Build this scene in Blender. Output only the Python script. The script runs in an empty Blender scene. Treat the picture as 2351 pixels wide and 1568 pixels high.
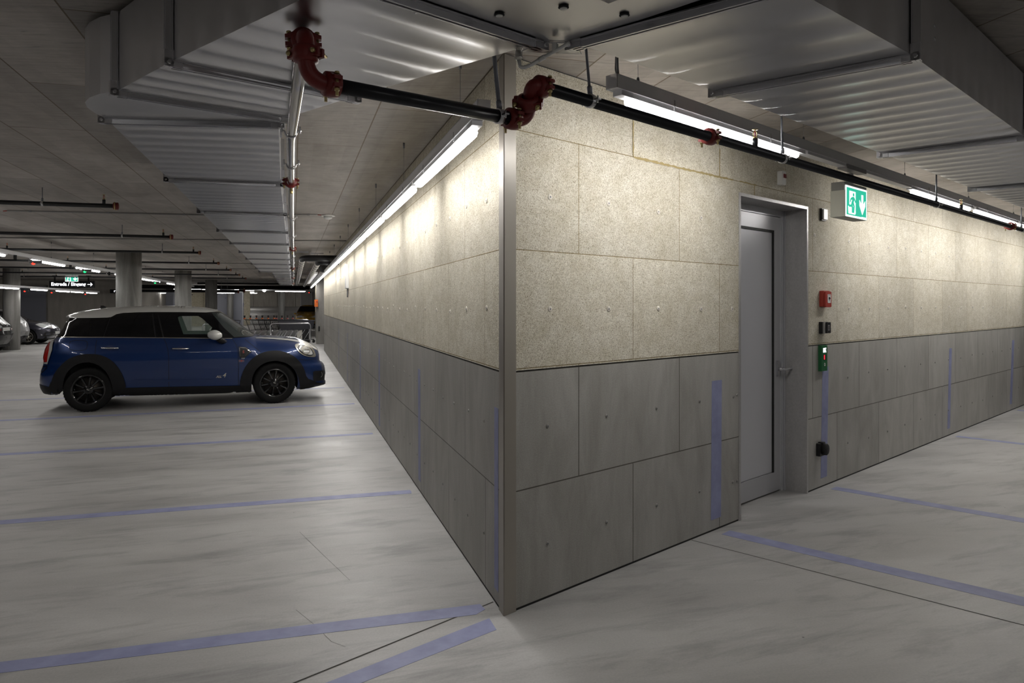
import bpy, bmesh, math, random
import numpy as np
from mathutils import Vector, Matrix, geometry
random.seed(7)
R_ = math.radians
SC = bpy.context.scene
COL = SC.collection

# ---------------------------------------------------------------- camera, world, exposure
cam_d = bpy.data.cameras.new('camera'); cam = bpy.data.objects.new('camera', cam_d); COL.objects.link(cam)
cam.location = (-1.034, -3.642, 1.59)
cam.rotation_euler = (R_(90), 0, R_(-16.467))
cam_d.sensor_width = 36.0
cam_d.lens = 36.0 * 1700 / 2351
cam_d.shift_y = -(784 - 700) / 2351
cam_d.clip_end = 300
SC.camera = cam
SC.view_settings.view_transform = 'Standard'
SC.view_settings.look = 'None'
SC.view_settings.gamma = 1.0
SC.view_settings.use_curve_mapping = False
SC.view_settings.exposure = 0.62
wd = bpy.data.worlds.new('world'); SC.world = wd; wd.use_nodes = True
wd.node_tree.nodes['Background'].inputs[0].default_value = (0.01, 0.01, 0.01, 1)
wd.node_tree.nodes['Background'].inputs[1].default_value = 0.0
cy = SC.cycles
cy.max_bounces = 7; cy.diffuse_bounces = 4; cy.glossy_bounces = 4; cy.transmission_bounces = 4; cy.transparent_max_bounces = 12
cy.caustics_reflective = False; cy.caustics_refractive = False
cy.sample_clamp_indirect = 4.0; cy.sample_clamp_direct = 0.0
cy.use_denoising = True
cy.use_light_tree = True
LAMP = 50.0          # emission of the white tubes (underside of the lens)

# ---------------------------------------------------------------- frames of the two walls
H = 2.877                         # ceiling height
ANG = R_(62.207)
D = Vector((math.sin(ANG), math.cos(ANG), 0)); N = Vector((math.cos(ANG), -math.sin(ANG), 0))
RZ = math.atan2(D.y, D.x)         # turn of the right wall about z
def RP(s, off, z=0.0): return D * s + N * off + Vector((0, 0, z))
def V(*a): return Vector(a)

# ---------------------------------------------------------------- materials
MATS = {}
def nn(nt, typ, **kw):
    n = nt.nodes.new(typ)
    for k, v in kw.items():
        if hasattr(n, k): setattr(n, k, v)
    return n
def mat(name, col=(.5, .5, .5), rough=.5, metal=0.0, emit=None, es=0.0, trans=0.0, ior=1.45, coat=0.0, spec=0.5, alpha=1.0):
    m = bpy.data.materials.new(name); m.use_nodes = True; MATS[name] = m
    b = m.node_tree.nodes['Principled BSDF']
    b.inputs['Base Color'].default_value = (*col, 1); b.inputs['Roughness'].default_value = rough
    b.inputs['Metallic'].default_value = metal; b.inputs['IOR'].default_value = ior
    b.inputs['Transmission Weight'].default_value = trans; b.inputs['Coat Weight'].default_value = coat
    b.inputs['Specular IOR Level'].default_value = spec; b.inputs['Alpha'].default_value = alpha
    if emit: b.inputs['Emission Color'].default_value = (*emit, 1); b.inputs['Emission Strength'].default_value = es
    return m
def P(m): return m.node_tree.nodes['Principled BSDF']
def ramp(nt, stops):
    r = nt.nodes.new('ShaderNodeValToRGB'); e = r.color_ramp.elements
    e[0].position, e[0].color = stops[0][0], (*stops[0][1], 1); e[1].position, e[1].color = stops[1][0], (*stops[1][1], 1)
    for p, c in stops[2:]:
        k = e.new(p); k.color = (*c, 1)
    return r
def g3(v): return (v, v, v)
def coords(nt, src='Object', scale=(1, 1, 1), rot=(0, 0, 0)):
    tc = nt.nodes.new('ShaderNodeTexCoord'); mp = nt.nodes.new('ShaderNodeMapping')
    if any(rot) and tuple(scale) != (1, 1, 1):      # turn first, then stretch
        m0 = nt.nodes.new('ShaderNodeMapping'); nt.links.new(tc.outputs[src], m0.inputs[0]); m0.inputs['Rotation'].default_value = rot
        nt.links.new(m0.outputs[0], mp.inputs[0]); mp.inputs['Scale'].default_value = scale; return mp
    nt.links.new(tc.outputs[src], mp.inputs[0]); mp.inputs['Scale'].default_value = scale; mp.inputs['Rotation'].default_value = rot
    return mp
def noise(nt, vec, scale, detail=4, rough=.55, dist=0.0):
    n = nt.nodes.new('ShaderNodeTexNoise'); nt.links.new(vec.outputs[0], n.inputs['Vector'])
    n.inputs['Scale'].default_value = scale; n.inputs['Detail'].default_value = detail; n.inputs['Roughness'].default_value = rough; n.inputs['Distortion'].default_value = dist
    return n
def mix(nt, a, b, fac, typ='MIX'):
    m = nt.nodes.new('ShaderNodeMix'); m.data_type = 'RGBA'; m.blend_type = typ
    for v, i in ((fac, 0), (a, 6), (b, 7)):
        if isinstance(v, (int, float)): m.inputs[i].default_value = v
        elif isinstance(v, tuple): m.inputs[i].default_value = (*v, 1)
        else: nt.links.new(v, m.inputs[i])
    return m.outputs[2]
def math_(nt, op, a, b=None):
    m = nt.nodes.new('ShaderNodeMath'); m.operation = op
    for v, i in ((a, 0), (b, 1)):
        if v is None: continue
        if isinstance(v, (int, float)): m.inputs[i].default_value = v
        else: nt.links.new(v, m.inputs[i])
    return m.outputs[0]
def bump(nt, m, h, strength=.3, dist=.01):
    b = nt.nodes.new('ShaderNodeBump'); nt.links.new(h, b.inputs['Height']); b.inputs['Strength'].default_value = strength; b.inputs['Distance'].default_value = dist
    nt.links.new(b.outputs[0], P(m).inputs['Normal'])
def brick(nt, vec, w, h, mortar, c1, c2, cm, smooth=.1, offset=.5):
    b = nt.nodes.new('ShaderNodeTexBrick'); nt.links.new(vec.outputs[0], b.inputs['Vector'])
    b.offset = offset; b.squash = 1.0
    b.inputs['Scale'].default_value = 1; b.inputs['Brick Width'].default_value = w; b.inputs['Row Height'].default_value = h
    b.inputs['Mortar Size'].default_value = mortar; b.inputs['Mortar Smooth'].default_value = smooth; b.inputs['Bias'].default_value = 0
    b.inputs['Color1'].default_value = (*c1, 1); b.inputs['Color2'].default_value = (*c2, 1); b.inputs['Mortar'].default_value = (*cm, 1)
    return b

def m_floor():
    m = mat('floor_concrete', rough=.42); nt = m.node_tree
    c1 = coords(nt, scale=(.35, 1.6, 1), rot=(0, 0, R_(8))); n1 = noise(nt, c1, 1.1, 8, .62, .6)
    c2 = coords(nt); n2 = noise(nt, c2, .55, 5, .6); n3 = noise(nt, c2, 90, 2, .5)
    r1 = ramp(nt, [(.30, (.355, .347, .336)), (.62, (.50, .493, .481))]); nt.links.new(n1.outputs[0], r1.inputs[0])
    r2 = ramp(nt, [(.30, g3(.78)), (.65, g3(1.04))]); nt.links.new(n2.outputs[0], r2.inputs[0])
    c4 = coords(nt, scale=(.55, 2.4, 1), rot=(0, 0, R_(-6))); n4 = noise(nt, c4, 1.9, 7, .70, .35)
    r4 = ramp(nt, [(.33, g3(.60)), (.50, g3(1.0))]); nt.links.new(n4.outputs[0], r4.inputs[0])
    r3 = ramp(nt, [(.3, g3(.94)), (.7, g3(1.04))]); nt.links.new(n3.outputs[0], r3.inputs[0])
    a = mix(nt, r1.outputs[0], r2.outputs[0], 1.0, 'MULTIPLY'); a = mix(nt, a, r3.outputs[0], 1.0, 'MULTIPLY'); a = mix(nt, a, r4.outputs[0], .75, 'MULTIPLY')
    v = nt.nodes.new('ShaderNodeTexVoronoi'); nt.links.new(c2.outputs[0], v.inputs['Vector']); v.inputs['Scale'].default_value = 3.3
    rv = ramp(nt, [(.016, g3(.35)), (.022, g3(1.0))]); nt.links.new(v.outputs['Distance'], rv.inputs[0])
    a = mix(nt, a, rv.outputs[0], 1.0, 'MULTIPLY')
    nt.links.new(a, P(m).inputs['Base Color'])
    rr = ramp(nt, [(.3, g3(.38)), (.7, g3(.58))]); nt.links.new(n1.outputs[0], rr.inputs[0]); nt.links.new(rr.outputs[0], P(m).inputs['Roughness'])
    bump(nt, m, n3.outputs[0], .05, .002)
    return m
def m_ceiling():
    m = mat('ceiling_concrete', rough=.62); nt = m.node_tree
    cb = coords(nt, rot=(0, 0, R_(-90))); cb.inputs['Location'].default_value = (0, 0, 0)
    b = brick(nt, cb, 2.5, .5, .005, g3(.80), g3(1.10), (.40, .33, .24), .3)
    b2 = brick(nt, cb, 2.5, .125, .0, g3(.93), g3(1.06), g3(.95), .3)
    c1 = coords(nt, scale=(1.5, .7, 1)); n1 = noise(nt, c1, 1.6, 8, .66, .4)
    c2 = coords(nt, scale=(.9, 9, 1), rot=(0, 0, R_(12))); n2 = noise(nt, c2, 4.5, 6, .7, .5)
    c3 = coords(nt, scale=(2.2, 9, 1), rot=(0, 0, R_(5))); n3 = noise(nt, c3, 3.0, 4, .6, .2)
    r1 = ramp(nt, [(.3, (.320, .290, .262)), (.68, (.490, .457, .424))]); nt.links.new(n1.outputs[0], r1.inputs[0])
    r2 = ramp(nt, [(.30, g3(.50)), (.40, g3(.88)), (.62, g3(1.10))]); nt.links.new(n2.outputs[0], r2.inputs[0])
    r3 = ramp(nt, [(.255, g3(.35)), (.30, g3(1.0)), (.68, g3(1.0)), (.76, g3(1.22))]); nt.links.new(n3.outputs[0], r3.inputs[0])
    a = mix(nt, r1.outputs[0], b.outputs['Color'], 1.0, 'MULTIPLY'); a = mix(nt, a, b2.outputs['Color'], 1.0, 'MULTIPLY'); a = mix(nt, a, r2.outputs[0], .9, 'MULTIPLY'); a = mix(nt, a, r3.outputs[0], .8, 'MULTIPLY')
    nt.links.new(a, P(m).inputs['Base Color']); bump(nt, m, b.outputs['Fac'], -.3, .004)
    return m
def m_concrete(name, lo, hi, stretch=(2, 2, .5)):
    m = mat(name, rough=.6); nt = m.node_tree
    c1 = coords(nt, scale=stretch); n1 = noise(nt, c1, 1.6, 7, .65, .5); c2 = coords(nt); n2 = noise(nt, c2, 60, 3)
    r1 = ramp(nt, [(.3, lo), (.7, hi)]); nt.links.new(n1.outputs[0], r1.inputs[0])
    r2 = ramp(nt, [(.3, g3(.92)), (.7, g3(1.05))]); nt.links.new(n2.outputs[0], r2.inputs[0])
    nt.links.new(mix(nt, r1.outputs[0], r2.outputs[0], 1.0, 'MULTIPLY'), P(m).inputs['Base Color'])
    return m
def m_cement(shift):
    m = mat('cement_board%g' % shift, rough=.5); nt = m.node_tree
    uv = coords(nt, 'UV'); uv.inputs['Location'].default_value = (shift, 0, 0)
    b = brick(nt, uv, 1.02, .6205, .0035, g3(.90), g3(1.08), (.22, .21, .18), .05)
    c1 = coords(nt, 'UV', (2.6, .9, 1)); n1 = noise(nt, c1, 1.6, 7, .6, .8); c2 = coords(nt, 'UV', (6, .8, 1)); n2 = noise(nt, c2, 3, 6, .7, 1.5)
    c3 = coords(nt, 'UV'); n3 = noise(nt, c3, 130, 3, .6)
    r1 = ramp(nt, [(.3, (.325, .313, .285)), (.7, (.440, .430, .400))]); nt.links.new(n1.outputs[0], r1.inputs[0])
    r2 = ramp(nt, [(.3, g3(.93)), (.7, g3(1.05))]); nt.links.new(n2.outputs[0], r2.inputs[0])
    r3 = ramp(nt, [(.3, g3(.90)), (.7, g3(1.10))]); nt.links.new(n3.outputs[0], r3.inputs[0])
    a = mix(nt, r1.outputs[0], b.outputs['Color'], 1.0, 'MULTIPLY')
    for r in (r2, r3): a = mix(nt, a, r.outputs[0], 1.0, 'MULTIPLY')
    nt.links.new(a, P(m).inputs['Base Color'])
    bump(nt, m, math_(nt, 'SUBTRACT', math_(nt, 'MULTIPLY', n3.outputs[0], .12), b.outputs['Fac']), .35, .003)
    return m
def m_wool(shift):
    m = mat('wood_wool_board%g' % shift, rough=.9, spec=.1); nt = m.node_tree
    uv = coords(nt, 'UV'); uv.inputs['Location'].default_value = (shift, -1.2565 + .622 * 2, 0)
    b = brick(nt, uv, 1.02, .622, .003, g3(.92), g3(1.06), (.46, .40, .28), .3)
    strands = None
    for ang, k in ((35, 0), (-42, 3.3), (72, 7.1), (-75, 11.7), (5, 5.5)):
        c = coords(nt, 'UV', (48, 420, 1), (0, 0, R_(ang))); c.inputs['Location'].default_value = (k, k * 2, k)
        n = noise(nt, c, 1.0, 2, .5, .5)
        strands = n.outputs[0] if strands is None else math_(nt, 'MAXIMUM', strands, n.outputs[0])
    c2 = coords(nt, 'UV'); n2 = noise(nt, c2, 130, 3, .6); n3 = noise(nt, c2, 9, 5, .65); n4 = noise(nt, c2, 1.6, 4, .6)
    r1 = ramp(nt, [(.49, (.30, .262, .19)), (.585, (.64, .605, .52)), (.70, (.82, .79, .705))]); nt.links.new(strands, r1.inputs[0])
    r2 = ramp(nt, [(.33, (.48, .42, .32)), (.44, g3(1.0))]); nt.links.new(n2.outputs[0], r2.inputs[0])
    r3 = ramp(nt, [(.3, (.88, .86, .80)), (.66, g3(1.06))]); nt.links.new(n3.outputs[0], r3.inputs[0])
    r4 = ramp(nt, [(.3, (.93, .92, .89)), (.66, g3(1.05))]); nt.links.new(n4.outputs[0], r4.inputs[0])
    a = mix(nt, r1.outputs[0], b.outputs['Color'], 1.0, 'MULTIPLY')
    for r in (r2, r3, r4): a = mix(nt, a, r.outputs[0], 1.0, 'MULTIPLY')
    nt.links.new(a, P(m).inputs['Base Color'])
    bump(nt, m, math_(nt, 'SUBTRACT', math_(nt, 'ADD', strands, math_(nt, 'MULTIPLY', n2.outputs[0], .5)), b.outputs['Fac']), .6, .006)
    return m
def m_galv():
    m = mat('galvanised_sheet', (.60, .60, .62), .31, 1.0); nt = m.node_tree
    c = coords(nt); n = noise(nt, c, .9, 2); r = ramp(nt, [(.3, (.56, .56, .58)), (.7, (.63, .63, .65))]); nt.links.new(n.outputs[0], r.inputs[0]); nt.links.new(r.outputs[0], P(m).inputs['Base Color'])
    return m
def m_tape():
    m = mat('blue_marking', rough=.55); nt = m.node_tree
    c = coords(nt); n = noise(nt, c, 7, 5, .6); r = ramp(nt, [(.3, (.225, .240, .400)), (.7, (.310, .330, .510))])
    nt.links.new(n.outputs[0], r.inputs[0]); nt.links.new(r.outputs[0], P(m).inputs['Base Color']); return m

FLOOR = m_floor(); CEIL = m_ceiling(); CONC = m_concrete('cast_concrete', (.20, .19, .175), (.33, .32, .30)); COLM = m_concrete('column_concrete', (.13, .128, .122), (.36, .355, .34), (3.2, 3.2, .3))
CEM_R = m_cement(.435); CEM_L = m_cement(.127); WOOL_R = m_wool(.435); WOOL_L = m_wool(.112)
GALV = m_galv(); TAPE = m_tape()
RAIL = mat('zinc_rail', (.60, .60, .63), .26, .9); ZINC = mat('zinc', (.62, .62, .64), .3, 1.0); DKZ = mat('grey_rod', (.22, .23, .26), .4, .6)
POST = mat('taupe_steel', (.31, .285, .25), .35, .2); LIN = m_concrete('steel_lining', (.40, .39, .385), (.56, .55, .54)); P(LIN).inputs['Metallic'].default_value = .5; P(LIN).inputs['Roughness'].default_value = .4
DOORM = mat('door_grey', (.48, .48, .50), .36, .25); DOORP = mat('door_panel_grey', (.56, .56, .59), .34, .1); GASK = mat('black_gasket', (.01, .01, .01), .6)
BPIPE = mat('black_pipe', (.016, .017, .021), .30, .1); RED = mat('red_fitting', (.17, .018, .016), .42); REDB = mat('bright_red', (.42, .05, .035), .4); BRASS = mat('brass', (.50, .40, .19), .32, .9)
SPIPE = mat('steel_pipe', (.60, .58, .56), .16, 1.0); WHITE = mat('white_housing', (.88, .88, .90), .4); WPLAS = mat('white_plastic', (.72, .72, .70), .35)
TUBE = mat('lit_tube', (1, 1, 1), .4, emit=(1.0, .975, .945), es=LAMP)
TUBE_S = mat('lit_tube_side', (1, 1, 1), .4, emit=(1.0, .975, .945), es=LAMP * .12); TUBE_I = mat('lit_tube_wall_side', (1, 1, 1), .4, emit=(1.0, .975, .945), es=LAMP * .46); TUBE_O = mat('lit_tube_lane_side', (1, 1, 1), .4, emit=(1.0, .975, .945), es=LAMP * .6)
CLEARP = mat('clear_plastic', (.85, .85, .88), .2, alpha=.45)
GREYP = mat('grey_plastic', (.30, .30, .31), .45); BLKP = mat('black_plastic', (.012, .012, .013), .4); BLKM = mat('matt_black', (.008, .008, .009), .75)
SIGNG = mat('sign_green', (.02, .42, .27), .4, emit=(.025, .42, .27), es=.8); SIGNW = mat('sign_white', (1, 1, 1), .4, emit=(.95, 1.0, .98), es=1.0); SIGNB = mat('sign_body', (.50, .50, .43), .5)
GREENP = mat('green_housing', (.018, .13, .045), .4); LEDR = mat('red_display', (.3, .02, .03), .3, emit=(1, .05, .08), es=.5); LEDRB = mat('red_lamp', (1, .1, .06), .3, emit=(1, .012, .006), es=6); LEDGB = mat('green_lamp', (.1, 1, .3), .3, emit=(.004, 1, .10), es=4)
LETW = mat('lit_letters', (1, 1, 1), .4, emit=(.92, .93, 1.0), es=1.7); PRINT = mat('white_print', (.75, .75, .74), .5)
SEAM = mat('dark_joint', (.045, .042, .036), .8); WASH = mat('fixing_washer', (.30, .29, .27), .4, .3); WASHC = mat('cream_washer', (.66, .62, .54), .6); DARKS = mat('screw_steel', (.13, .15, .19), .35, .8)
ORANGE = mat('orange_plastic', (.75, .16, .02), .4); GREYB = mat('blue_grey_door', (.27, .28, .33), .45); FOIL = mat('foil_lagging', (.62, .60, .57), .30, .6); INSUL = mat('black_lagging', (.012, .012, .014), .55)
CHROME = mat('chrome', (.75, .75, .76), .08, 1.0); SATIN = mat('satin_silver', (.60, .58, .53), .25, .9)
RUBBER = mat('tyre_rubber', (.006, .006, .006), .7, spec=.25); RIMB = mat('gloss_black_rim', (.008, .008, .009), .10, .3, coat=1.0)
def paint(name, col, fl=.5):
    return mat(name, col, .28, fl, coat=1.0)
BLUE = paint('blue_car_paint', (.004, .026, .118), .35); CARW = mat('white_car_paint', (.60, .60, .575), .22, coat=.6)
CLAD = mat('black_cladding', (.008, .008, .009), .5, spec=.35); DGLASS = mat('dark_car_glass', (.004, .004, .005), .05, spec=.5)
CGLASS = mat('clear_car_glass', (.30, .42, .36), .03, alpha=.22); LENS = mat('lamp_glass', (.62, .63, .63), .08, .35, coat=1.0); REDL = mat('red_lens', (.36, .012, .010), .12, coat=1.0); AMBER = mat('amber_lens', (.7, .25, .03), .15)
SILVER = mat('silver_car_paint', (.22, .22, .22), .35, .5, coat=.4); DGREY = paint('grey_car_paint', (.055, .055, .075), .7); BLACKC = mat('black_car_paint', (.004, .004, .005), .22, coat=.0); YELLOW = paint('ochre_car_paint', (.42, .24, .03), .5)
PLATE = mat('number_plate', (.55, .55, .53), .5)

# ---------------------------------------------------------------- mesh helpers
ORG = {}
def tag(o, label=None, cat=None, group=None, kind=None):
    if label: o['label'] = label
    if cat: o['category'] = cat
    if group: o['group'] = group
    if kind: o['kind'] = kind
    return o
def thing(name, label, cat, loc=(0, 0, 0), rz=0.0, group=None, kind=None):
    o = bpy.data.objects.new(name, None); COL.objects.link(o); o.location = loc; o.rotation_euler = (0, 0, rz)
    o.empty_display_size = .1
    return tag(o, label, cat, group, kind)
def frame_of(a, b=None, up=Vector((0, 0, 1))):
    z = Vector(a).normalized(); up = Vector(up)
    if abs(z.dot(up)) > .98: up = Vector((1, 0, 0))
    x = up.cross(z).normalized(); y = z.cross(x)
    return Matrix((x, y, z)).transposed()
class MB:
    def __init__(s): s.b = bmesh.new(); s.mi = 0; s.uvl = None
    def _f(s, vs, smooth=False):
        try: f = s.b.faces.new(vs)
        except ValueError: return None
        f.material_index = s.mi; f.smooth = smooth; return f
    def box(s, c, d, rz=0.0, M=None):
        c = Vector(c); rot = M if M is not None else Matrix.Rotation(rz, 3, 'Z')
        v = [s.b.verts.new(c + rot @ Vector((x * d[0] / 2, y * d[1] / 2, z * d[2] / 2))) for x in (-1, 1) for y in (-1, 1) for z in (-1, 1)]
        for q in ((0, 1, 3, 2), (4, 6, 7, 5), (0, 4, 5, 1), (2, 3, 7, 6), (0, 2, 6, 4), (1, 5, 7, 3)): s._f([v[i] for i in q])
        return s
    def bx(s, a, b): return s.box([(a[i] + b[i]) / 2 for i in range(3)], [abs(b[i] - a[i]) for i in range(3)])
    def quad(s, *p): s._f([s.b.verts.new(Vector(q)) for q in p]); return s
    def poly(s, pts): s._f([s.b.verts.new(Vector(q)) for q in pts]); return s
    def prism(s, pts, z0, z1, fn=None):
        fn = fn or (lambda x, y, z: Vector((x, y, z)))
        a = [s.b.verts.new(fn(x, y, z0)) for x, y in pts]; b = [s.b.verts.new(fn(x, y, z1)) for x, y in pts]; n = len(pts)
        s._f(a[::-1]); s._f(b)
        for i in range(n): s._f([a[i], a[(i + 1) % n], b[(i + 1) % n], b[i]])
        return s
    def rings(s, rings, closed=False, cap=True, smooth=True):
        vs = [[s.b.verts.new(p) for p in r] for r in rings]; n = len(vs[0])
        for k in range(len(vs) - (0 if closed else 1)):
            a, b = vs[k], vs[(k + 1) % len(vs)]
            for i in range(n): s._f([a[i], a[(i + 1) % n], b[(i + 1) % n], b[i]], smooth)
        if cap and not closed: s._f(vs[0][::-1]); s._f(vs[-1])
        return s
    def tube(s, path, r, n=10, cap=True):
        path = [Vector(p) for p in path]; rg = []; X = None
        for i, p in enumerate(path):
            t = ((path[i] - path[i - 1]).normalized() if i else Vector()) + ((path[i + 1] - path[i]).normalized() if i < len(path) - 1 else Vector())
            if t.length < 1e-6: t = path[i] - path[i - 1]
            t.normalize()
            if X is None: X = frame_of(t).col[0].copy()
            X = (X - t * X.dot(t)).normalized(); Y = t.cross(X)
            rr = r[i] if isinstance(r, (list, tuple)) else r
            rg.append([p + X * rr * math.cos(a) + Y * rr * math.sin(a) for a in [2 * math.pi * k / n for k in range(n)]])
        return s.rings(rg, cap=cap)
    def lathe(s, prof, o, axis, n=20, cap=True):     # prof: (radius, along)
        o = Vector(o); F = frame_of(axis); X, Y, Z = F.col[0], F.col[1], F.col[2]
        return s.rings([[o + Z * h + (X * math.cos(a) + Y * math.sin(a)) * max(r, 1e-4) for a in [2 * math.pi * k / n for k in range(n)]] for r, h in prof], cap=cap)
    def build(s, name, mats, parent=None, local=False, smooth=None, merge=0.0):
        if merge: bmesh.ops.remove_doubles(s.b, verts=s.b.verts, dist=merge)
        if s.uvl is None: bmesh.ops.recalc_face_normals(s.b, faces=s.b.faces)
        me = bpy.data.meshes.new(name)
        if parent is not None and not local:
            o0 = ORG.get(parent.name, Vector(parent.location) if parent.parent is None else Vector())
            bmesh.ops.translate(s.b, verts=s.b.verts, vec=-o0)
        s.b.to_mesh(me); s.b.free()
        for m in (mats if isinstance(mats, (list, tuple)) else [mats]): me.materials.append(m)
        if smooth is not None: me.polygons.foreach_set('use_smooth', [smooth] * len(me.polygons))
        ob = bpy.data.objects.new(name, me); COL.objects.link(ob)
        if parent is not None:
            ob.parent = parent
            if not local: ORG[ob.name] = o0
        return ob
def text(name, body, size, mtl, parent, loc, rot, align='CENTER', ext=.001, bold=0.0, cu_shear=0.0):
    cu = bpy.data.curves.new(name, 'FONT'); cu.body = body; cu.size = size; cu.extrude = ext; cu.align_x = align; cu.align_y = 'CENTER'; cu.offset = bold
    cu.materials.append(mtl); tmp = bpy.data.objects.new(name, cu); COL.objects.link(tmp); bpy.context.view_layer.update()
    me = bpy.data.meshes.new_from_object(tmp.evaluated_get(bpy.context.evaluated_depsgraph_get())); me.name = name; bpy.data.objects.remove(tmp)
    sh = cu_shear
    for v in me.vertices: v.co.x += v.co.y * sh
    o = bpy.data.objects.new(name, me); COL.objects.link(o); o.parent = parent; o.location = loc; o.rotation_euler = rot
    return o
def arc(p0, p1, p2, n=6):       # quadratic bend through a corner p1
    p0, p1, p2 = Vector(p0), Vector(p1), Vector(p2)
    return [(p0 * (1 - t) ** 2 + p1 * 2 * t * (1 - t) + p2 * t * t) for t in [i / n for i in range(n + 1)]]
def copy_tree(o, parent=None):
    c = o.copy(); COL.objects.link(c); c.parent = parent
    for ch in list(o.children): copy_tree(ch, c)
    return c
ORD = ['first', 'second', 'third', 'fourth', 'fifth', 'sixth', 'seventh', 'eighth', 'ninth', 'tenth', 'eleventh', 'twelfth', 'thirteenth', 'fourteenth', 'fifteenth', 'sixteenth', 'seventeenth', 'eighteenth']
# ================================================================ the setting
def uvquad(mb, pts, uvs):
    if mb.uvl is None: mb.uvl = mb.b.loops.layers.uv.new('UVMap')
    f = mb.b.faces.new([mb.b.verts.new(Vector(p)) for p in pts]); f.material_index = mb.mi
    for l, uv in zip(f.loops, uvs): l[mb.uvl].uv = uv
def slab(name, z, m, x0=-48, x1=30, y0=-16, y1=92, t=.3):
    mb = MB(); mb.bx((x0, y0, min(z, z + t)), (x1, y1, max(z, z + t))); return tag(mb.build(name, m), kind='structure')
floor = slab('floor', -.3, FLOOR, t=.3)
ceiling = slab('ceiling', H, CEIL)
def lpt(s, z, off=0.0): return Vector((-off, s, z))
def rpt(s, z, off=0.0): return RP(s, off, z)
def facing(name, pt, rects, m, parent, flip):
    mb = MB()
    for (a, b, z0, z1) in rects:
        q = [pt(a, z0), pt(b, z0), pt(b, z1), pt(a, z1)]; u = [(a, z0), (b, z0), (b, z1), (a, z1)]
        if flip: q.reverse(); u.reverse()
        uvquad(mb, q, u)
    o = mb.build(name, m, parent); o['kind'] = 'structure'; return o
ZC, ZB = 1.241, .014                       # top of the cement boards, shadow gap at the floor
DS0, DS1, DZ = 2.39, 3.54, 2.415           # door opening in the right wall
LEND = 23.06
def fixings(name, pt, nrm, spots, parent, m, r=.011, skip=None):
    mb = MB()
    for s, z in spots:
        if skip and skip(s, z): continue
        c = pt(s, z); mb.mi = 0; mb.lathe([(r, 0), (r, .002), (r * .8, .004), (.001, .0042)], c, nrm, 14); mb.mi = 1; mb.lathe([(r * .26, .004), (r * .26, .0055)], c, nrm, 8)
    o = mb.build(name, [m, DARKS], parent); o['kind'] = 'structure'; return o
# left wall block (runs away from the corner post along +y)
mb = MB(); mb.prism([(.004, .02), (.004, LEND), (.35, LEND), (.35, .20)], 0, H); wl = tag(mb.build('wall_left', GASK), kind='structure')
facing('cement_boards', lpt, [(.06, LEND, ZB, ZC)], CEM_L, wl, False)
facing('wood_wool_boards', lpt, [(.06, LEND, ZC + .006, H - .006)], WOOL_L, wl, False)
random.seed(3)
fixings('board_fixings', lpt, (-1, 0, 0), [(.423 + .39 * k + random.uniform(-.02, .02), z + random.uniform(-.012, .012)) for k in range(58) for z in (.303, .932)], wl, WASH, .010)
fixings('washers', lpt, (-1, 0, 0), [(.35 + .5 * k, z + random.uniform(-.02, .02)) for k in range(30) for z in (1.56, 2.19)], wl, WASHC, .016)
mb = MB(); mb.bx((0, LEND - .02, 0), (3.2, LEND, H)); o = mb.build('end_wall', CONC, wl); o['kind'] = 'structure'
# right wall block (runs from the corner post along D) with the door recess
RW = 30.0
mb = MB()
for a, b, z0, z1 in ((.02, DS0, 0, H), (DS1, RW, 0, H), (DS0, DS1, DZ, H)):
    mb.prism([(a, -.004), (b, -.004), (b, -.22), (a + (.2 if a < .1 else 0), -.22)], z0, z1, lambda x, y, z: RP(x, y, z))
wr = tag(mb.build('wall_right', GASK), kind='structure')
facing('cement_boards', rpt, [(.085, DS0, ZB, ZC), (DS1, RW, ZB, ZC)], CEM_R, wr, False)
facing('wood_wool_boards', rpt, [(.085, DS0, ZC + .006, H - .006), (DS1, RW, ZC + .006, H - .006), (DS0, DS1, DZ, H - .006)], WOOL_R, wr, False)
sk = lambda s, z: DS0 - .02 < s < DS1 + .03 or 3.7 < s < 3.98
fixings('board_fixings', rpt, N, [(.325 + .509 * k, z + random.uniform(-.01, .01)) for k in range(26) for z in (.306, .928)] + [(2.31, .92), (2.30, .30), (3.83, .95), (3.72, .26)], wr, WASH, .011, sk)
fixings('washers', rpt, N, [(.345 + .509 * k, z + random.uniform(-.012, .012)) for k in range(26) for z in (1.562, 2.185)] + [(2.29, 1.56), (3.68, 2.19), (3.75, 2.66)], wr, WASHC, .017, sk)
# expanding-foam filling in the upper joints
random.seed(11); mb = MB()
def foam(path, w):
    n = 40
    for (a, b) in zip(path, path[1:]):
        L = math.hypot(b[0] - a[0], b[1] - a[1]); k = max(3, int(L / .02)); d = ((b[0] - a[0]) / L, (b[1] - a[1]) / L); pr = None
        for i in range(k + 1):
            u = i / k; q = (a[0] + (b[0] - a[0]) * u, a[1] + (b[1] - a[1]) * u); w1, w2 = w * random.uniform(.35, 1.1), w * random.uniform(.35, 1.1)
            c = (rpt(q[0] - d[1] * w1, q[1] + d[0] * w1, .003), rpt(q[0] + d[1] * w2, q[1] - d[0] * w2, .003))
            if pr: mb.quad(pr[0], pr[1], c[1], c[0])
            pr = c
foam([(1.095, 2.72), (1.095, 2.50)], .007); foam([(1.10, 2.499), (1.45, 2.497), (2.0, 2.499), (2.3, 2.499)], .010); foam([(2.115, 2.70), (2.115, 2.50)], .007); foam([(2.62, 2.50), (2.62, 2.42)], .006); foam([(2.4, 2.502), (2.65, 2.50)], .006)
o = mb.build('joint_foam', mat('joint_foam', (.36, .28, .13), .9), wr); o['kind'] = 'structure'
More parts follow.
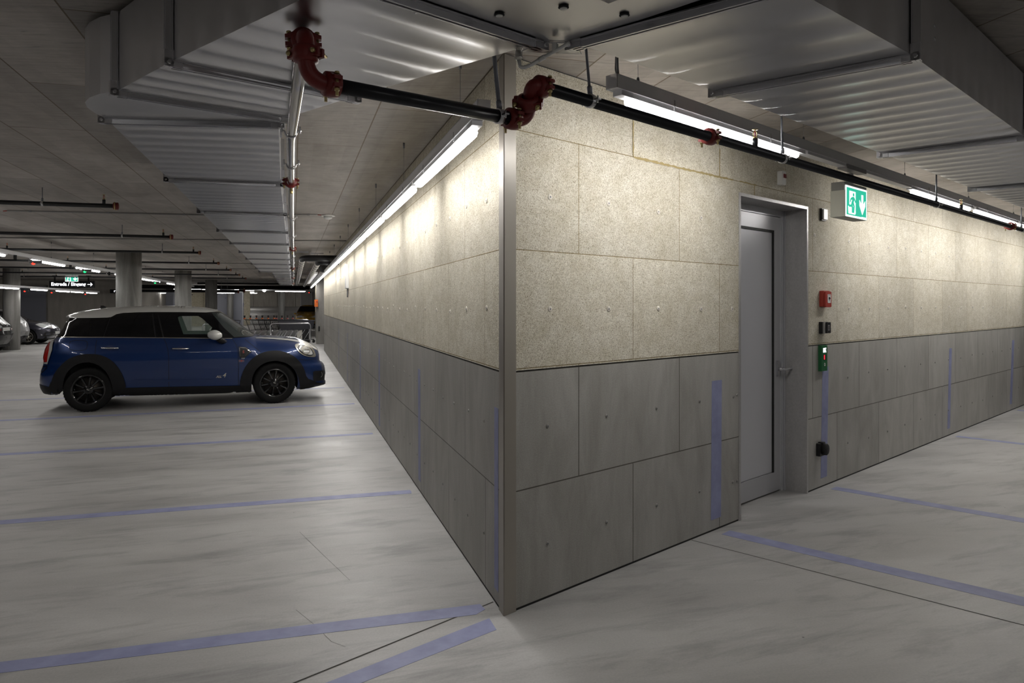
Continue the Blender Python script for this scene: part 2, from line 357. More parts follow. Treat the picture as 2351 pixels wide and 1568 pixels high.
# steel corner guard
mb = MB(); w = .083
def cg(z0, z1, off):
    a, b = lpt(w, 0, .004), rpt(w, 0, .004); c = Vector((-.004, -.002, 0)); tip = lpt(0, 0, .004)
    return [a, tip + Vector((0, -.001, 0)), RP(0, .0045), b, RP(w, -.02), Vector((.025, .03, 0)), lpt(w, 0, -.02)]
pts = [(p.x, p.y) for p in cg(0, H, 0)]
mb.prism(pts, 0, H - .004); tag(mb.build('trim_1', POST), 'taupe steel corner guard where the two panelled walls meet, floor to ceiling', 'corner guard', kind='structure')
# saw-cut joints in the floor
def strip(name, pts, w, m, parent, z=.0008):
    mb = MB(); pts = [Vector((*p, 0)) for p in pts]
    for a, b in zip(pts, pts[1:]):
        d = (b - a).normalized(); n = Vector((-d.y, d.x, 0)) * w / 2
        mb.quad(a - n + V(0, 0, z), b - n + V(0, 0, z), b + n + V(0, 0, z), a + n + V(0, 0, z))
    o = mb.build(name, m, parent); o['kind'] = 'structure'; return o
ORG['floor'] = Vector()
strip('floor_joint', [(-.006, .187), (-1.029, -.396), (-3.2, -1.63)], .011, SEAM, floor)
a, b = RP(1.748, .002), RP(1.80, 4.2); strip('floor_joint', [(a.x, a.y), (b.x, b.y)], .009, SEAM, floor)
strip('floor_joint', [(-.004, 4.72), (-4.6, 4.30)], .003, SEAM, floor)
strip('floor_joint', [(-.004, 7.75), (-1.668, 6.908), (-4.2, 6.4)], .006, SEAM, floor)
strip('floor_crack', [(-.99, 1.75), (-.86, 1.25), (-.78, .95), (-.72, .72)], .0016, SEAM, floor)
strip('floor_crack', [(-1.02, .38), (-.93, .16), (-.86, -.05), (-.80, -.12)], .0014, SEAM, floor)
# door in its steel-lined recess
dr = thing('door_1', 'grey metal door set back in a steel-lined recess of the right wall', 'door', RP(0, 0), RZ, kind='structure')
def Q(s, off, z): return (s, -off, z)        # door / right-wall local frame: x along the wall, -y out of it
mb = MB()
mb.bx((DS0 - .004, -.006, 0), (DS0 + .020, .21, DZ + .004)); mb.bx((DS1 - .018, -.006, 0), (DS1 + .006, .21, DZ + .004)); mb.bx((DS0 + .02, -.006, DZ - .020), (DS1 - .018, .21, DZ + .004))
lin = mb.build('steel_lining', LIN, dr, True)
mb = MB(); y0, y1 = .196, .26
mb.bx((DS0 + .02, y0, 0), (DS0 + .075, y1, DZ - .02)); mb.bx((DS1 - .075, y0, 0), (DS1 - .018, y1, DZ - .02)); mb.bx((DS0 + .075, y0, DZ - .075), (DS1 - .075, y1, DZ - .02))
mb.bx((DS1 - .032, .18, 0), (DS1 - .018, .196, DZ - .02)); mb.bx((DS1 - .060, .188, 0), (DS1 - .050, .196, DZ - .02))
mb.build('door_frame', DOORM, dr, True)
la, lb, lt = DS0 + .077, DS1 - .115, DZ - .079
mb = MB(); yl = .200
mb.bx((la, yl, .012), (la + .095, .255, lt)); mb.bx((lb - .07, yl, .012), (lb, .255, lt)); mb.bx((la + .095, yl, lt - .115), (lb - .07, .255, lt)); mb.bx((la + .095, yl, .012), (lb - .07, .255, .172))
leaf = mb.build('door_leaf', DOORM, dr, True)
mb = MB(); mb.bx((lb + .002, .204, .012), (DS1 - .075, .25, lt)); mb.build('door_stop', DOORM, dr, True)
mb = MB(); mb.bx((lb - .094, .2025, .172), (lb - .0705, .236, lt - .1155)); mb.bx((la + .10, .2025, lt - .135), (lb - .094, .236, lt - .1155)); mb.build('gasket', GASK, leaf, True)
mb = MB(); mb.bx((la + .0955, .215, .1725), (lb - .094, .23, .178)); mb.build('panel_shadow_gap', GREYP, leaf, True)
mb = MB(); mb.bx((la + .10, .212, .178), (lb - .092, .226, lt - .133)); mb.build('door_panel', DOORP, leaf, True)
mb = MB(); hs = lb - .015
mb.bx((hs - .020, .188, .985), (hs + .020, .2, 1.115)); mb.lathe([(.016, 0), (.016, .035)], (hs, .19, 1.045), (0, -1, 0), 16)
mb.tube([(hs, .165, 1.045), (hs, .148, 1.045)] + arc((hs, .148, 1.045), (hs, .128, 1.045), (hs + .025, .128, 1.045), 5) + [(hs + .14, .128, 1.047)], .0105, 12)
mb.build('door_handle', ZINC, leaf, True)
mb = MB(); mb.bx((DS0, .26, 0), (DS1, .30, DZ)); mb.build('door_back', GASK, dr, True)

# blue markings on walls and floor
def tape(label, pts, z=.0012):
    mb = MB(); mb.poly([(x, y, z) for x, y in pts]); o = mb.build('floor_line', TAPE); ext(o, Vector((0, 0, -.001))); return tag(o, label, 'line', 'blue parking lines on the floor')
def ext(o, d):
    me = o.data; b = bmesh.new(); b.from_mesh(me); r = bmesh.ops.extrude_face_region(b, geom=list(b.faces)); bmesh.ops.translate(b, verts=[v for v in r['geom'] if isinstance(v, bmesh.types.BMVert)], vec=d)
    bmesh.ops.recalc_face_normals(b, faces=b.faces); b.to_mesh(me); b.free()
def wtape(label, pt, nrm, s0, s1, z0, z1, sk=0.0):
    mb = MB(); k = Vector(nrm) * .0012
    mb.poly([pt(s0, z0) + k, pt(s1, z0) + k, pt(s1 + sk, z1) + k, pt(s0 + sk, z1) + k]); o = mb.build('wall_line', TAPE); ext(o, -Vector(nrm) * .001); return tag(o, label, 'line', 'blue upright parking marks on the walls')
tape('nearest wide blue line crossing the lower left floor, right end cut by a saw joint', [(-7.0, .30), (-7.0, .17), (-2.266, .05), (-.133, .055), (-.072, .106), (-.082, .179), (-2.286, .165)])
tape('short slanting blue line on the floor just in front of the corner post', [(-.08, -.007), (-.08, -.146), (-.97, -.58), (-1.6, -.88), (-1.70, -.80), (-.873, -.42)])
tape('blue floor line second from the front on the left floor', [(-7, 2.56), (-7, 2.42), (-3.075, 2.55), (-.077, 2.585), (-.068, 2.65), (-.073, 2.706), (-3.108, 2.67)])
tape('thin blue floor line third from the front on the left floor', [(-8, 5.36), (-8, 5.23), (-4.0, 5.381), (-.09, 5.569), (-.089, 5.682), (-4.044, 5.513)])
tape('faint blue floor line just in front of the blue car with the white roof', [(-8, 7.95), (-8, 7.82), (-3.931, 8.118), (-.085, 8.44), (-.088, 8.578), (-3.965, 8.256)])
tape('faint blue floor line behind the front wheel of the blue car', [(-6, 10.6), (-6, 10.5), (-.09, 10.9), (-.09, 11.0)])
def rtape(label, pts): return tape(label, [(RP(s, o).x, RP(s, o).y) for s, o in pts])
rtape('long blue floor line starting in front of the grey door, nearest on the right', [(2.008, .078), (2.129, .074), (2.194, 1.798), (2.26, 4.2), (2.12, 4.2), (2.05, 1.829)])
rtape('blue floor line starting below the green wall device, second on the right', [(3.816, .082), (3.936, .082), (3.968, 1.451), (3.99, 4.2), (3.85, 4.2), (3.835, 1.478)])
rtape('thin blue floor line third along the right wall', [(7.437, .077), (7.543, .077), (7.53, .9), (7.5, 4.2), (7.38, 4.2), (7.41, .9)])
rtape('faint blue floor line at the far right edge of the picture', [(10.6, .06), (10.71, .06), (10.70, 4.2), (10.58, 4.2)])
nl = (-1, 0, 0)
for lab, s0, s1, z0, z1, sk_ in (('upright blue mark on the left wall right beside the corner post', .108, .188, .079, 1.045, 0),
        ('upright blue mark on the left wall, second from the corner post', 2.58, 2.695, .09, 1.042, .02), ('upright blue mark on the left wall, third from the corner post', 5.63, 5.76, .08, 1.04, .03),
        ('faint upright blue mark on the left wall, fourth from the corner post', 8.40, 8.53, .08, 1.04, 0), ('faint upright blue mark on the left wall, fifth from the corner post', 11.3, 11.43, .08, 1.04, 0), ('most distant faint upright blue mark on the left wall', 14.2, 14.33, .08, 1.04, 0)):
    wtape(lab, lpt, nl, s0, s1, z0, z1, sk_)
wtape('wide upright blue mark on the right wall, left of the grey door', rpt, N, 2.0, 2.135, .082, 1.056, .012)
wtape('upright blue mark on the right wall under the green wall device', rpt, N, 3.806, 3.935, .08, 1.045, .036)
wtape('upright blue mark on the right wall, second to the right of the door', rpt, N, 7.41, 7.515, .088, 1.06, .075)
wtape('faint upright blue mark on the right wall at the picture edge', rpt, N, 10.46, 10.6, .10, 1.056, .15)

# more of the garage: walls beyond, columns
def plainwall(name, a, b, m, t=.2, z0=0, z1=H):
    a, b = Vector((*a, 0)), Vector((*b, 0)); d = (b - a); mb = MB(); mb.box((a + b) / 2 + V(0, 0, (z0 + z1) / 2), (d.length, t, z1 - z0), math.atan2(d.y, d.x)); return tag(mb.build(name, m), kind='structure')
SOFT = mat('plaster', (.42, .41, .39), .7)
LIME = m_concrete('far_wood_wool', (.36, .32, .23), (.55, .50, .39), (6, 6, 6)); RAMPW = m_concrete('ramp_wall_concrete', (.30, .275, .24), (.42, .39, .345), (3, 3, .6)); BACKW = m_concrete('back_wall_concrete', (.36, .34, .305), (.48, .455, .415), (3, 3, .6))
pl = plainwall('wall_pier', (-.13, 27.75), (.25, 27.75), CONC, .5)
mb = MB(); mb.bx((0, 28.0, 0), (.25, 34.0, ZC)); o = tag(mb.build('wall_left_far', m_concrete('far_cement', (.18, .175, .165), (.26, .255, .24))), kind='structure')
mb = MB(); mb.bx((0, 28.0, ZC), (.25, 34.0, H)); mb.build('wood_wool_boards', LIME, o)['kind'] = 'structure'
YB = 56.5
for nm, x0, x1, m in (('wall_back', -48, -13.35, BACKW), ('wall_back_lime', -13.35, -10.38, LIME), ('wall_back_door_side', -9.2, -7.3, LIME), ('wall_back_blue', -6.65, -4.65, GREYB), ('wall_back_strip', -4.65, -4.20, LIME), ('wall_back_right', -.45, 8, SOFT)):
    plainwall(nm, (x0, YB), (x1, YB), m)
plainwall('wall_rear', (-48, -16), (30, -16), CONC); plainwall('wall_west', (-48, -16), (-48, 92), CONC); plainwall('wall_east', (30, -16), (30, 92), CONC)
plainwall('wall_left_back', (-48, 40.5), (-10.1, 40.5), BACKW); plainwall('wall_return', (-10.2, 40.5), (-10.2, YB), BACKW)
plainwall('wall_core', (-9.4, YB - .8), (-9.4, YB), GREYB); plainwall('wall_core_side', (-7.4, YB - .3), (-6.6, YB - .3), LIME)
for nm, x0, x1, y, lab in (('door_2', -10.38, -9.5, YB, 'distant blue-grey double door left of the second column'), ('door_3', -15.0, -13.4, 40.5, 'dark bluish door in the back wall behind the parked grey car'), ('door_4', -5.7, -4.75, YB, 'distant blue-grey door beside the ramp opening'), ('door_5', -.42, .35, YB, 'pale panelled door at the far end beyond the ochre car')):
    d = thing(nm, lab, 'door', (x0, y - .1, 0), 0, kind='structure')
    mb = MB(); w_ = x1 - x0; mb.bx((0, -.05, 0), (w_, 0, 2.55)); mb.build('door_leaf', GREYB if nm != 'door_5' else SOFT, d, True)
    mb = MB(); mb.bx((-.06, -.07, 0), (0, 0, 2.6)); mb.bx((w_, -.07, 0), (w_ + .06, 0, 2.6)); mb.bx((-.06, -.07, 2.55), (w_ + .06, 0, 2.62)); mb.build('door_frame', CONC if nm == 'door_3' else DOORM, d, True)
mb = MB(); mb.bx((-6.0, YB - .13, 2.1), (-5.9, YB - .1, 2.13)); mb.bx((-4.74, YB - .12, 1.45), (-4.66, YB - .1, 1.75)); mb.build('trim_2', mat('blue_notice', (.03, .05, .25), .5))['kind'] = 'structure'
mb = MB(); mb.prism([(YB - 1, 0), (76, 1.42), (76, -.4), (YB - 1, -.4)], -7.5, 3.5, lambda y, z, x: Vector((x, y, z - .005))); tag(mb.build('floor_ramp', FLOOR), kind='structure')
plainwall('wall_ramp', (-9, 76.1), (4, 76.1), RAMPW); 
mb = MB()
for x in (-4.9, -2.6, -.8, .6): mb.bx((x - .012, 75.97, 1.4), (x + .012, 76.0, H))
mb.build('wall_ramp_joints', SEAM)['kind'] = 'structure'
def column(x, y, r, lab):
    mb = MB(); mb.lathe([(r, .002), (r, H - .002)], (x, y, 0), (0, 0, 1), 40, True); tag(mb.build('concrete_column', COLM), lab, 'column', kind='structure')
column(-4.848, 16.182, .281, 'thick round concrete column rising right behind the roof of the blue car')
column(-5.023, 26.735, .293, 'round concrete column second from the front, above the car windscreen')
column(-5.107, 37.604, .293, 'round concrete column third from the front in its row')
column(-10.589, 26.503, .262, 'round concrete column at the left edge between the parked cars')
column(-5.552, 55.6, .22, 'slender distant column in front of the blue-grey wall')
column(-1.745, 46.621, .21, 'slender grey column beside the ramp opening, behind the trolleys')
# ================================================================ ventilation ducts
ZB_, ZT = 2.51, 2.845
def rail(mb, a, b, up, out, w=.034, h=.026):         # a flange rail from a to b; out = direction it stands proud of the sheet
    a, b = Vector(a), Vector(b); d = (b - a); L = d.length; z = d.normalized(); o = Vector(out); t = z.cross(o).normalized()
    k = w / .034
    pr = [(-.021, 0), (-.021, .005), (-.015, .005), (-.013, .026), (-.005, .026), (-.004, .016), (.004, .016), (.005, .026), (.013, .026), (.015, .005), (.021, .005), (.021, 0)]
    mb.prism(pr, 0, L, lambda x, y, q: a + t * x * k + o * y * (h / .026) + z * q)
def corner(mb, c, r, axis):
    mb.lathe([(r, -.018), (r, .018)], c, axis, 8); mb.lathe([(r * .45, -.026), (r * .45, .026)], c, axis, 6)
def sheet(mb, a0, a1, b0, b1, n, amp, up=(0, 0, -1), seg=1):
    """ribbed sheet from edge a0-a1 to edge b0-b1: shallow rounded beads lying across the run"""
    a0, a1, b0, b1 = map(Vector, (a0, a1, b0, b1)); up = Vector(up); K = n * 10; rows = []; pf = lambda q: (math.sin(math.pi * q * 2) if q < .5 else -.35 * math.sin(math.pi * (q - .5) * 2))
    for k in range(K + 1):
        t = k / K; ph = pf((k % 10) / 10.0)
        rows.append([(a0.lerp(b0, t)), (a0.lerp(b0, t)).lerp(a1.lerp(b1, t), .06) + up * amp * ph, (a0.lerp(b0, t)).lerp(a1.lerp(b1, t), .94) + up * amp * ph, a1.lerp(b1, t)])
    vs = [[mb.b.verts.new(p) for p in r] for r in rows]
    for k in range(K):
        for i in range(3): mb._f([vs[k][i], vs[k][i + 1], vs[k + 1][i + 1], vs[k + 1][i]], True)
def duct_section(parent, a0, a1, b0, b1, n=10, amp=.006, ribs_side=True, name='duct_section'):
    """four sided duct between end lines a0-a1 and b0-b1 given in plan"""
    z0, z1 = ZB_, ZT; q = lambda p, z: Vector((p[0], p[1], z)); mb = MB()
    sheet(mb, q(a0, z0), q(a1, z0), q(b0, z0), q(b1, z0), n, amp)
    c = (q(a0, 0) + q(a1, 0) + q(b0, 0) + q(b1, 0)) / 4
    for p, r in ((a0, b0), (a1, b1)):
        d = (q(r, 0) - q(p, 0)).normalized(); o = Vector((d.y, -d.x, 0)); o = o if o.dot(q(p, 0) - c) > 0 else -o
        sheet(mb, q(p, z0), q(p, z1), q(r, z0), q(r, z1), n, amp * .5, o)
    mb.quad(q(a0, z1), q(a1, z1), q(b1, z1), q(b0, z1))
    return mb.build(name, GALV, parent)
def flange(parent, a, b, over=.016):
    a, b = Vector((*a, 0)), Vector((*b, 0)); d = (b - a).normalized(); mb = MB(); u = Vector((0, 0, 1))
    rail(mb, a + u * ZB_ , b + u * ZB_, u, (0, 0, -1)); rail(mb, a + u * ZB_, a + u * ZT, d, -d); rail(mb, b + u * ZB_, b + u * ZT, d, d)
    ax = Vector((-d.y, d.x, 0)); mb.mi = 1; k = max(2, int((b - a).length / .22))
    for i in range(1, k):
        c = a.lerp(b, i / k) + u * (ZB_ - .02) + ax * .016; mb.lathe([(.006, -.006), (.006, .006)], c, ax, 8)
    o = mb.build('flange', [RAIL, ZINC], parent)
    for p, s in ((a, -1), (b, 1)):
        mb = MB(); c = p + d * s * .014 + u * (ZB_ - .010); mb.box(c + u * .016, (.034, .036, .062), math.atan2(d.y, d.x)); mb.box(c - d * s * .018, (.06, .036, .032), math.atan2(d.y, d.x)); corner(mb, c, .017, ax); mb.build('flange_corner', ZINC, o)
d1 = Vector((.537, -.843, 0)).normalized(); P2 = lambda v: (v[0], v[1])
xl, xr = -1.905, -1.125
dl = thing('ventilation_duct', 'galvanised rectangular air duct running away along the left wall and bending at the near corner', 'duct', (-1.5, 0, H))
ys = [.30 + .11] + [2.235 + 1.93 * k for k in range(11)]
f3 = ((-1.921, .432), (-1.104, .290))
prev = f3
for i, y in enumerate(ys[1:]):
    w = .0 if y < 19 else .30
    cur = ((xl + w, y), (xr, y)); duct_section(dl, ((xl + w, prev[0][1]) if prev is not f3 else f3[0]), prev[1], cur[0], cur[1], 10, .005); flange(dl, *prev); prev = cur
flange(dl, *prev)
for i in range(5):
    y = prev[0][1]; cur = ((-1.60, y + 1.9), (xr, y + 1.9)); duct_section(dl, (-1.60, y), (xr, y), cur[0], cur[1], 6, .004); flange(dl, *cur); prev = cur
A2, B2 = (-1.757, -.113), (-1.061, .159)
# elbow wedge with a rounded outer cheek
mb = MB(); outer = [f3[0], (-1.945, .33), (-1.955, .23), (-1.94, .13), (-1.90, .04), (-1.84, -.04), A2]
for z in (ZB_, ZT): mb.poly([(x, y, z) for x, y in outer] + [(*B2, z), (*f3[1], z)])
for a, b in zip(outer, outer[1:]): mb.quad((*a, ZB_), (*b, ZB_), (*b, ZT), (*a, ZT))
mb.quad((*B2, ZB_), (*f3[1], ZB_), (*f3[1], ZT), (*B2, ZT)); mb.build('duct_elbow', GALV, dl)
flange(dl, A2, B2)
A3, B3 = (-1.473, -.598), (-.778, -.306); A4, B4 = (-.895, -1.505), (-.206, -1.177)
duct_section(dl, A2, B2, A3, B3, 4, .0045); flange(dl, A3, B3); duct_section(dl, A3, B3, A4, B4, 6, .0045); flange(dl, A4, B4)
mb = MB(); p = Vector((-1.36, -.80, 0)) + Vector((-.843, -.537, 0)).normalized() * .006
for z in (2.80, 2.75): mb.lathe([(.008, 0), (.008, .006)], p + V(0, 0, z), (-.843, -.537, 0), 10)
mb.box(p + V(0, 0, 2.79), (.03, .004, .13), math.atan2(d1.y, d1.x)); mb.build('bracket', RAIL, dl)
# fixing brackets along the right cheek of the left duct
for y in [.75 + 1.4 * k for k in range(12)]:
    mb = MB(); mb.bx((xr, y, 2.53), (xr + .012, y + .05, 2.62)); mb.bx((xr + .012, y + .01, 2.545), (xr + .03, y + .04, 2.60)); mb.build('bracket', RAIL, dl)
# plenum between both ducts
pb = thing('duct_junction', 'flat galvanised duct junction panel overhead between the two ducts, with three round plugs', 'duct junction', (-.3, -1.6, H))
R1a, R1b = (-.086, -1.213), (.262, -1.862)
mb = MB(); outl = [B4, R1a, R1b, (-.30, -2.25), A4]
for z in (ZB_ + .004, ZT): mb.poly([(x, y, z) for x, y in outl])
for a, b in zip(outl, outl[1:] + outl[:1]): mb.quad((*a, ZB_ + .004), (*b, ZB_ + .004), (*b, ZT), (*a, ZT))
mb.build('panel', GALV, pb)
for x, y in ((-.407, -1.379), (-.232, -1.491), (-.025, -1.488)):
    mb = MB(); mb.lathe([(.015, 0), (.017, -.005), (.012, -.007), (.001, -.007)], (x, y, ZB_ + .004), (0, 0, 1), 16); k = mb.build('plug', BLKM, pb)
    mb = MB(); mb.lathe([(.012, -.007), (.011, -.010), (.001, -.010)], (x, y, ZB_ + .004), (0, 0, 1), 16); mb.build('plug_cap', WPLAS, k)
mb = MB(); mb.box((-.16, -1.64, ZB_), (.16, .10, .002), R_(27)); st = mb.build('rating_plate', GREYP, pb)
mb = MB(); mb.poly([(-.206, -1.177, ZB_ - .002), (-.086, -1.213, ZB_ - .002), (-.02, -1.11, ZB_ - .002), (-.24, -1.075, ZB_ - .002)]); ext(mb.build('gusset_plate', GALV, pb), Vector((0, 0, .004)))
# duct along the right wall
dr2 = thing('ventilation_duct', 'galvanised ribbed air duct running along the right wall above the black pipe', 'duct', RP(3, 1.44, H))
ri, ro = 1.075, 1.80
fl = [(( -.642, 1.033), (-.565, 1.765))] + [((.246, 1.069), (.345, 1.815))] + [((2.149 + 1.93 * k, ri + .012), (2.20 + 1.93 * k, ro)) for k in range(9)]
pr = lambda p: (RP(*p).x, RP(*p).y)
for i in range(len(fl)):
    flange(dr2, pr(fl[i][0]), pr(fl[i][1]))
    if i: duct_section(dr2, pr(fl[i - 1][0]), pr(fl[i - 1][1]), pr(fl[i][0]), pr(fl[i][1]), 4 if i == 1 else 11, .006)
mb = MB(); c = RP(.62, ro + .004)
mb.box(c + V(0, 0, 2.70), (.03, .004, .17), RZ)
for z in (2.64, 2.69): mb.lathe([(.007, 0), (.007, .006)], c + N * .004 + V(0, 0, z), N, 10)
mb.build('bracket', RAIL, dr2)

# ================================================================ sprinkler pipes
PR = .0243
def coupling(parent, c, axis, ear, r=PR, name='coupling', mtl=None, bolts=True):
    """grooved-pipe coupling: two-part ring with bolted ears on both sides"""
    c, ax, ear = Vector(c), Vector(axis).normalized(), Vector(ear); ear = (ear - ax * ear.dot(ax)).normalized(); up = ax.cross(ear).normalized(); mb = MB()
    k = r / PR
    mb.lathe([(r + .002, -.026 * k), (r + .016 * k, -.023 * k), (r + .0175 * k, -.008 * k), (r + .0185 * k, 0), (r + .0175 * k, .008 * k), (r + .016 * k, .023 * k), (r + .002, .026 * k)], c, ax, 22, False)
    M = Matrix((ear, up, ax)).transposed(); h = .014 * k
    for s in (-1, 1):
        for t in (-1, 1):
            q = [c + ear * s * e + up * t * g for e, g in (((r + .002), .006 * k), (r + .034 * k, .0065 * k), (r + .034 * k, .018 * k), (r + .020 * k, .021 * k), (r + .004 * k, .030 * k))]
            a = [mb.b.verts.new(p - ax * h) for p in q]; b = [mb.b.verts.new(p + ax * h) for p in q]
            mb._f(a); mb._f(b)
            for i in range(5): mb._f([a[i], a[(i + 1) % 5], b[(i + 1) % 5], b[i]])
    o = mb.build(name, mtl or RED, parent)
    if bolts:
        for s in (-1, 1):
            mb = MB(); b0 = c + ear * s * (r + .021 * k); u = up if up.z < 0 or abs(up.z) < .3 else -up
            mb.lathe([(.0052 * k, -.03 * k), (.0052 * k, .046 * k)], b0, u, 10); mb.lathe([(.0095 * k, .020 * k), (.0095 * k, .030 * k)], b0, u, 6); mb.lathe([(.009 * k, -.026 * k), (.0075 * k, -.032 * k), (.001, -.033 * k)], b0, u, 12); mb.build('bolt', BRASS, o)
    return o
def sprinkler(parent, c, k=1.0):
    c = Vector(c); mb = MB(); mb.lathe([(.015 * k, 0), (.015 * k, .045 * k), (.011 * k, .047 * k)], c, (0, 0, 1), 14); o = mb.build('sprinkler_socket', BPIPE, parent)
    mb = MB(); z = c + V(0, 0, .047 * k); mb.lathe([(.012 * k, 0), (.012 * k, .010 * k)], z, (0, 0, 1), 6)
    for s in (-1, 1): mb.tube([z + V(s * .006, 0, .01) * k, z + V(s * .011, 0, .018) * k, z + V(s * .011, 0, .032) * k, z + V(0, 0, .046) * k], .0022 * k, 6)
    mb.lathe([(.001, .046 * k), (.016 * k, .047 * k), (.016 * k, .0495 * k), (.001, .050 * k)], z, (0, 0, 1), 14)
    h = mb.build('sprinkler_head', BRASS, o)
    mb = MB(); mb.lathe([(.0028 * k, .012 * k), (.0028 * k, .040 * k)], z, (0, 0, 1), 8); mb.build('glass_bulb', mat('bulb_red', (.6, .02, .03), .2) if 'bulb_red' not in MATS else MATS['bulb_red'], h)
def hanger(parent, c, axis, lean=(0, 0), r=PR, rod=.0062, m=None, top=H):
    c, ax = Vector(c), Vector(axis).normalized(); side = ax.cross(V(0, 0, 1)).normalized(); mb = MB()
    mb.lathe([(r + .001, -.011), (r + .005, -.011), (r + .005, .011), (r + .001, .011)], c, ax, 18, False)
    for s in (-1, 1): mb.box(c + side * s * (r + .014), (.026, .02, .006), math.atan2(side.y, side.x)); mb.lathe([(.0035, -.014), (.0035, .014)], c + side * s * (r + .017), (0, 0, 1), 8)
    o = mb.build('pipe_clamp', ZINC, parent)
    mb = MB(); t = c + V(0, 0, r + .004); top_ = Vector((c.x + lean[0], c.y + lean[1], top)); mb.lathe([(.011, 0), (.011, .03), (.008, .034)], t, top_ - t, 12); mb.tube([t, top_], rod, 8); mb.build('hanger_rod', m or DKZ, parent)
# short cross pipe under the duct, with its red elbows at both ends
zc = 2.312; a = Vector((-.925, -1.150, zc)); b = Vector((-.225, -.889, zc)); ax = (b - a).normalized()
sp = thing('sprinkler_pipe', 'short black pipe crossing below the ducts between two red elbow fittings', 'pipe', (a + b) / 2)
mb = MB(); mb.tube([a, b], PR, 20); mb.build('pipe', BPIPE, sp)
pv = a - ax * .075; ptop = Vector((-1.022, -1.135, 2.465))
mb = MB(); mb.tube([a + ax * .02] + arc(a - ax * .005, pv, pv + V(0, 0, .075), 8), PR + .003, 18); mb.build('elbow', RED, sp)
mb = MB(); pv2 = Vector((pv.x, pv.y, 2.465)); mb.tube([pv + V(0, 0, .08)] + arc(pv2 - V(0, 0, .06), pv2, pv2 + V(-.005, .07, 0), 8) + [pv2 + V(-.006, .10, 0)], PR + .0035, 18); mb.build('elbow', RED, sp)
coupling(sp, a + ax * .012, ax, ax.cross(V(0, 0, 1)), PR); coupling(sp, pv + V(0, 0, .082), (0, 0, 1), (.8, -.6, 0), PR); coupling(sp, pv2 + V(-.006, .09, 0), (0, 1, 0), (1, 0, .05), PR)
hanger(sp, b - ax * .055, ax, (-.035, .06), rod=.0085)
r0 = RP(-.535, .77, 2.433); rax = D
e0 = b + ax * .02; e1 = b + ax * .085; e2 = Vector((e1.x + .012, e1.y - .02, e1.z)); rt = r0 - D * .075
mb = MB(); mb.tube([b] + arc(b + ax * .02, e1, e1 + V(.004, -.008, .065), 8), PR + .003, 18); mb.build('elbow', RED, sp)
coupling(sp, b + ax * .008, ax, ax.cross(V(0, 0, 1)), PR)
rp = thing('sprinkler_pipe', 'long black sprinkler pipe hung on rods parallel to the right wall', 'pipe', RP(4, .77, 2.433))
mb = MB(); e3 = e1 + V(.006, -.012, .055); mb.tube(arc(e3, rt + V(0, 0, .006), r0 - D * .01, 9) + [r0 + D * .01], PR + .003, 18); mb.build('elbow', RED, rp)
coupling(rp, e1.lerp(rt, .5), (rt - e1), (.75, -.66, .1), PR); coupling(rp, r0, D, N, PR)
mb = MB(); mb.tube([r0, RP(16, .77, 2.447)], PR, 20); mb.build('pipe', BPIPE, rp)
for s in (.694, 6.82): coupling(rp, RP(s, .77, 2.434 + .0008 * s), D, N, PR)
for s in (1.161, 5.006, 9.0): sprinkler(rp, RP(s, .77, 2.452))
for s, ln in ((-.242, (-.045, -.01)), (1.486, (-.02, -.005)), (4.292, (0, 0)), (7.32, (0, 0)), (10.2, (0, 0))): hanger(rp, RP(s, .77, 2.434), D, ln)
# bright steel pipe beside the left duct
st = thing('sprinkler_pipe', 'shiny steel pipe running straight away beside the left duct', 'pipe', (-1.04, 8, 2.465))
xs = lambda y: -1.038
mb = MB(); mb.tube([pv2 + V(-.006, .09, 0), (-1.045, .4, 2.465), (-1.05, 3, 2.465), (-1.045, 8, 2.465), (-1.035, 15, 2.465), (-1.035, 31, 2.465)], PR, 20); mb.build('pipe', SPIPE, st)
for y in (1.87, 8.4, 14.8, 21.2, 27.5): coupling(st, (-1.05 if y < 5 else -1.038, y, 2.465), (0, 1, 0), (1, 0, 0), PR)
for y in (.27, 1.18, 4.12, 6.2, 10.4, 12.6, 17, 19.4, 23.5):
    mb = MB(); x = -1.045; mb.tube([(x - .05, y, 2.475), (x - .03, y, 2.468)] + [(x + .029 * math.cos(t), y, 2.465 + .029 * math.sin(t)) for t in [math.pi + math.pi * k / 8 for k in range(9)]] + [(x + .03, y, 2.468), (x + .052, y, 2.475)], .0045, 6)
    for s in (-1, 1): mb.lathe([(.005, -.016), (.005, .02)], (x + s * .044, y, 2.475), (0, 0, 1), 8)
    mb.build('pipe_clamp', ZINC, st)
for y in (2.05, 8.9, 15.2): mb = MB(); mb.lathe([(.01, 0), (.01, -.03), (.006, -.034)], (-1.047, y, 2.443), (0, 0, 1), 10); mb.build('drain_nipple', BRASS, st)
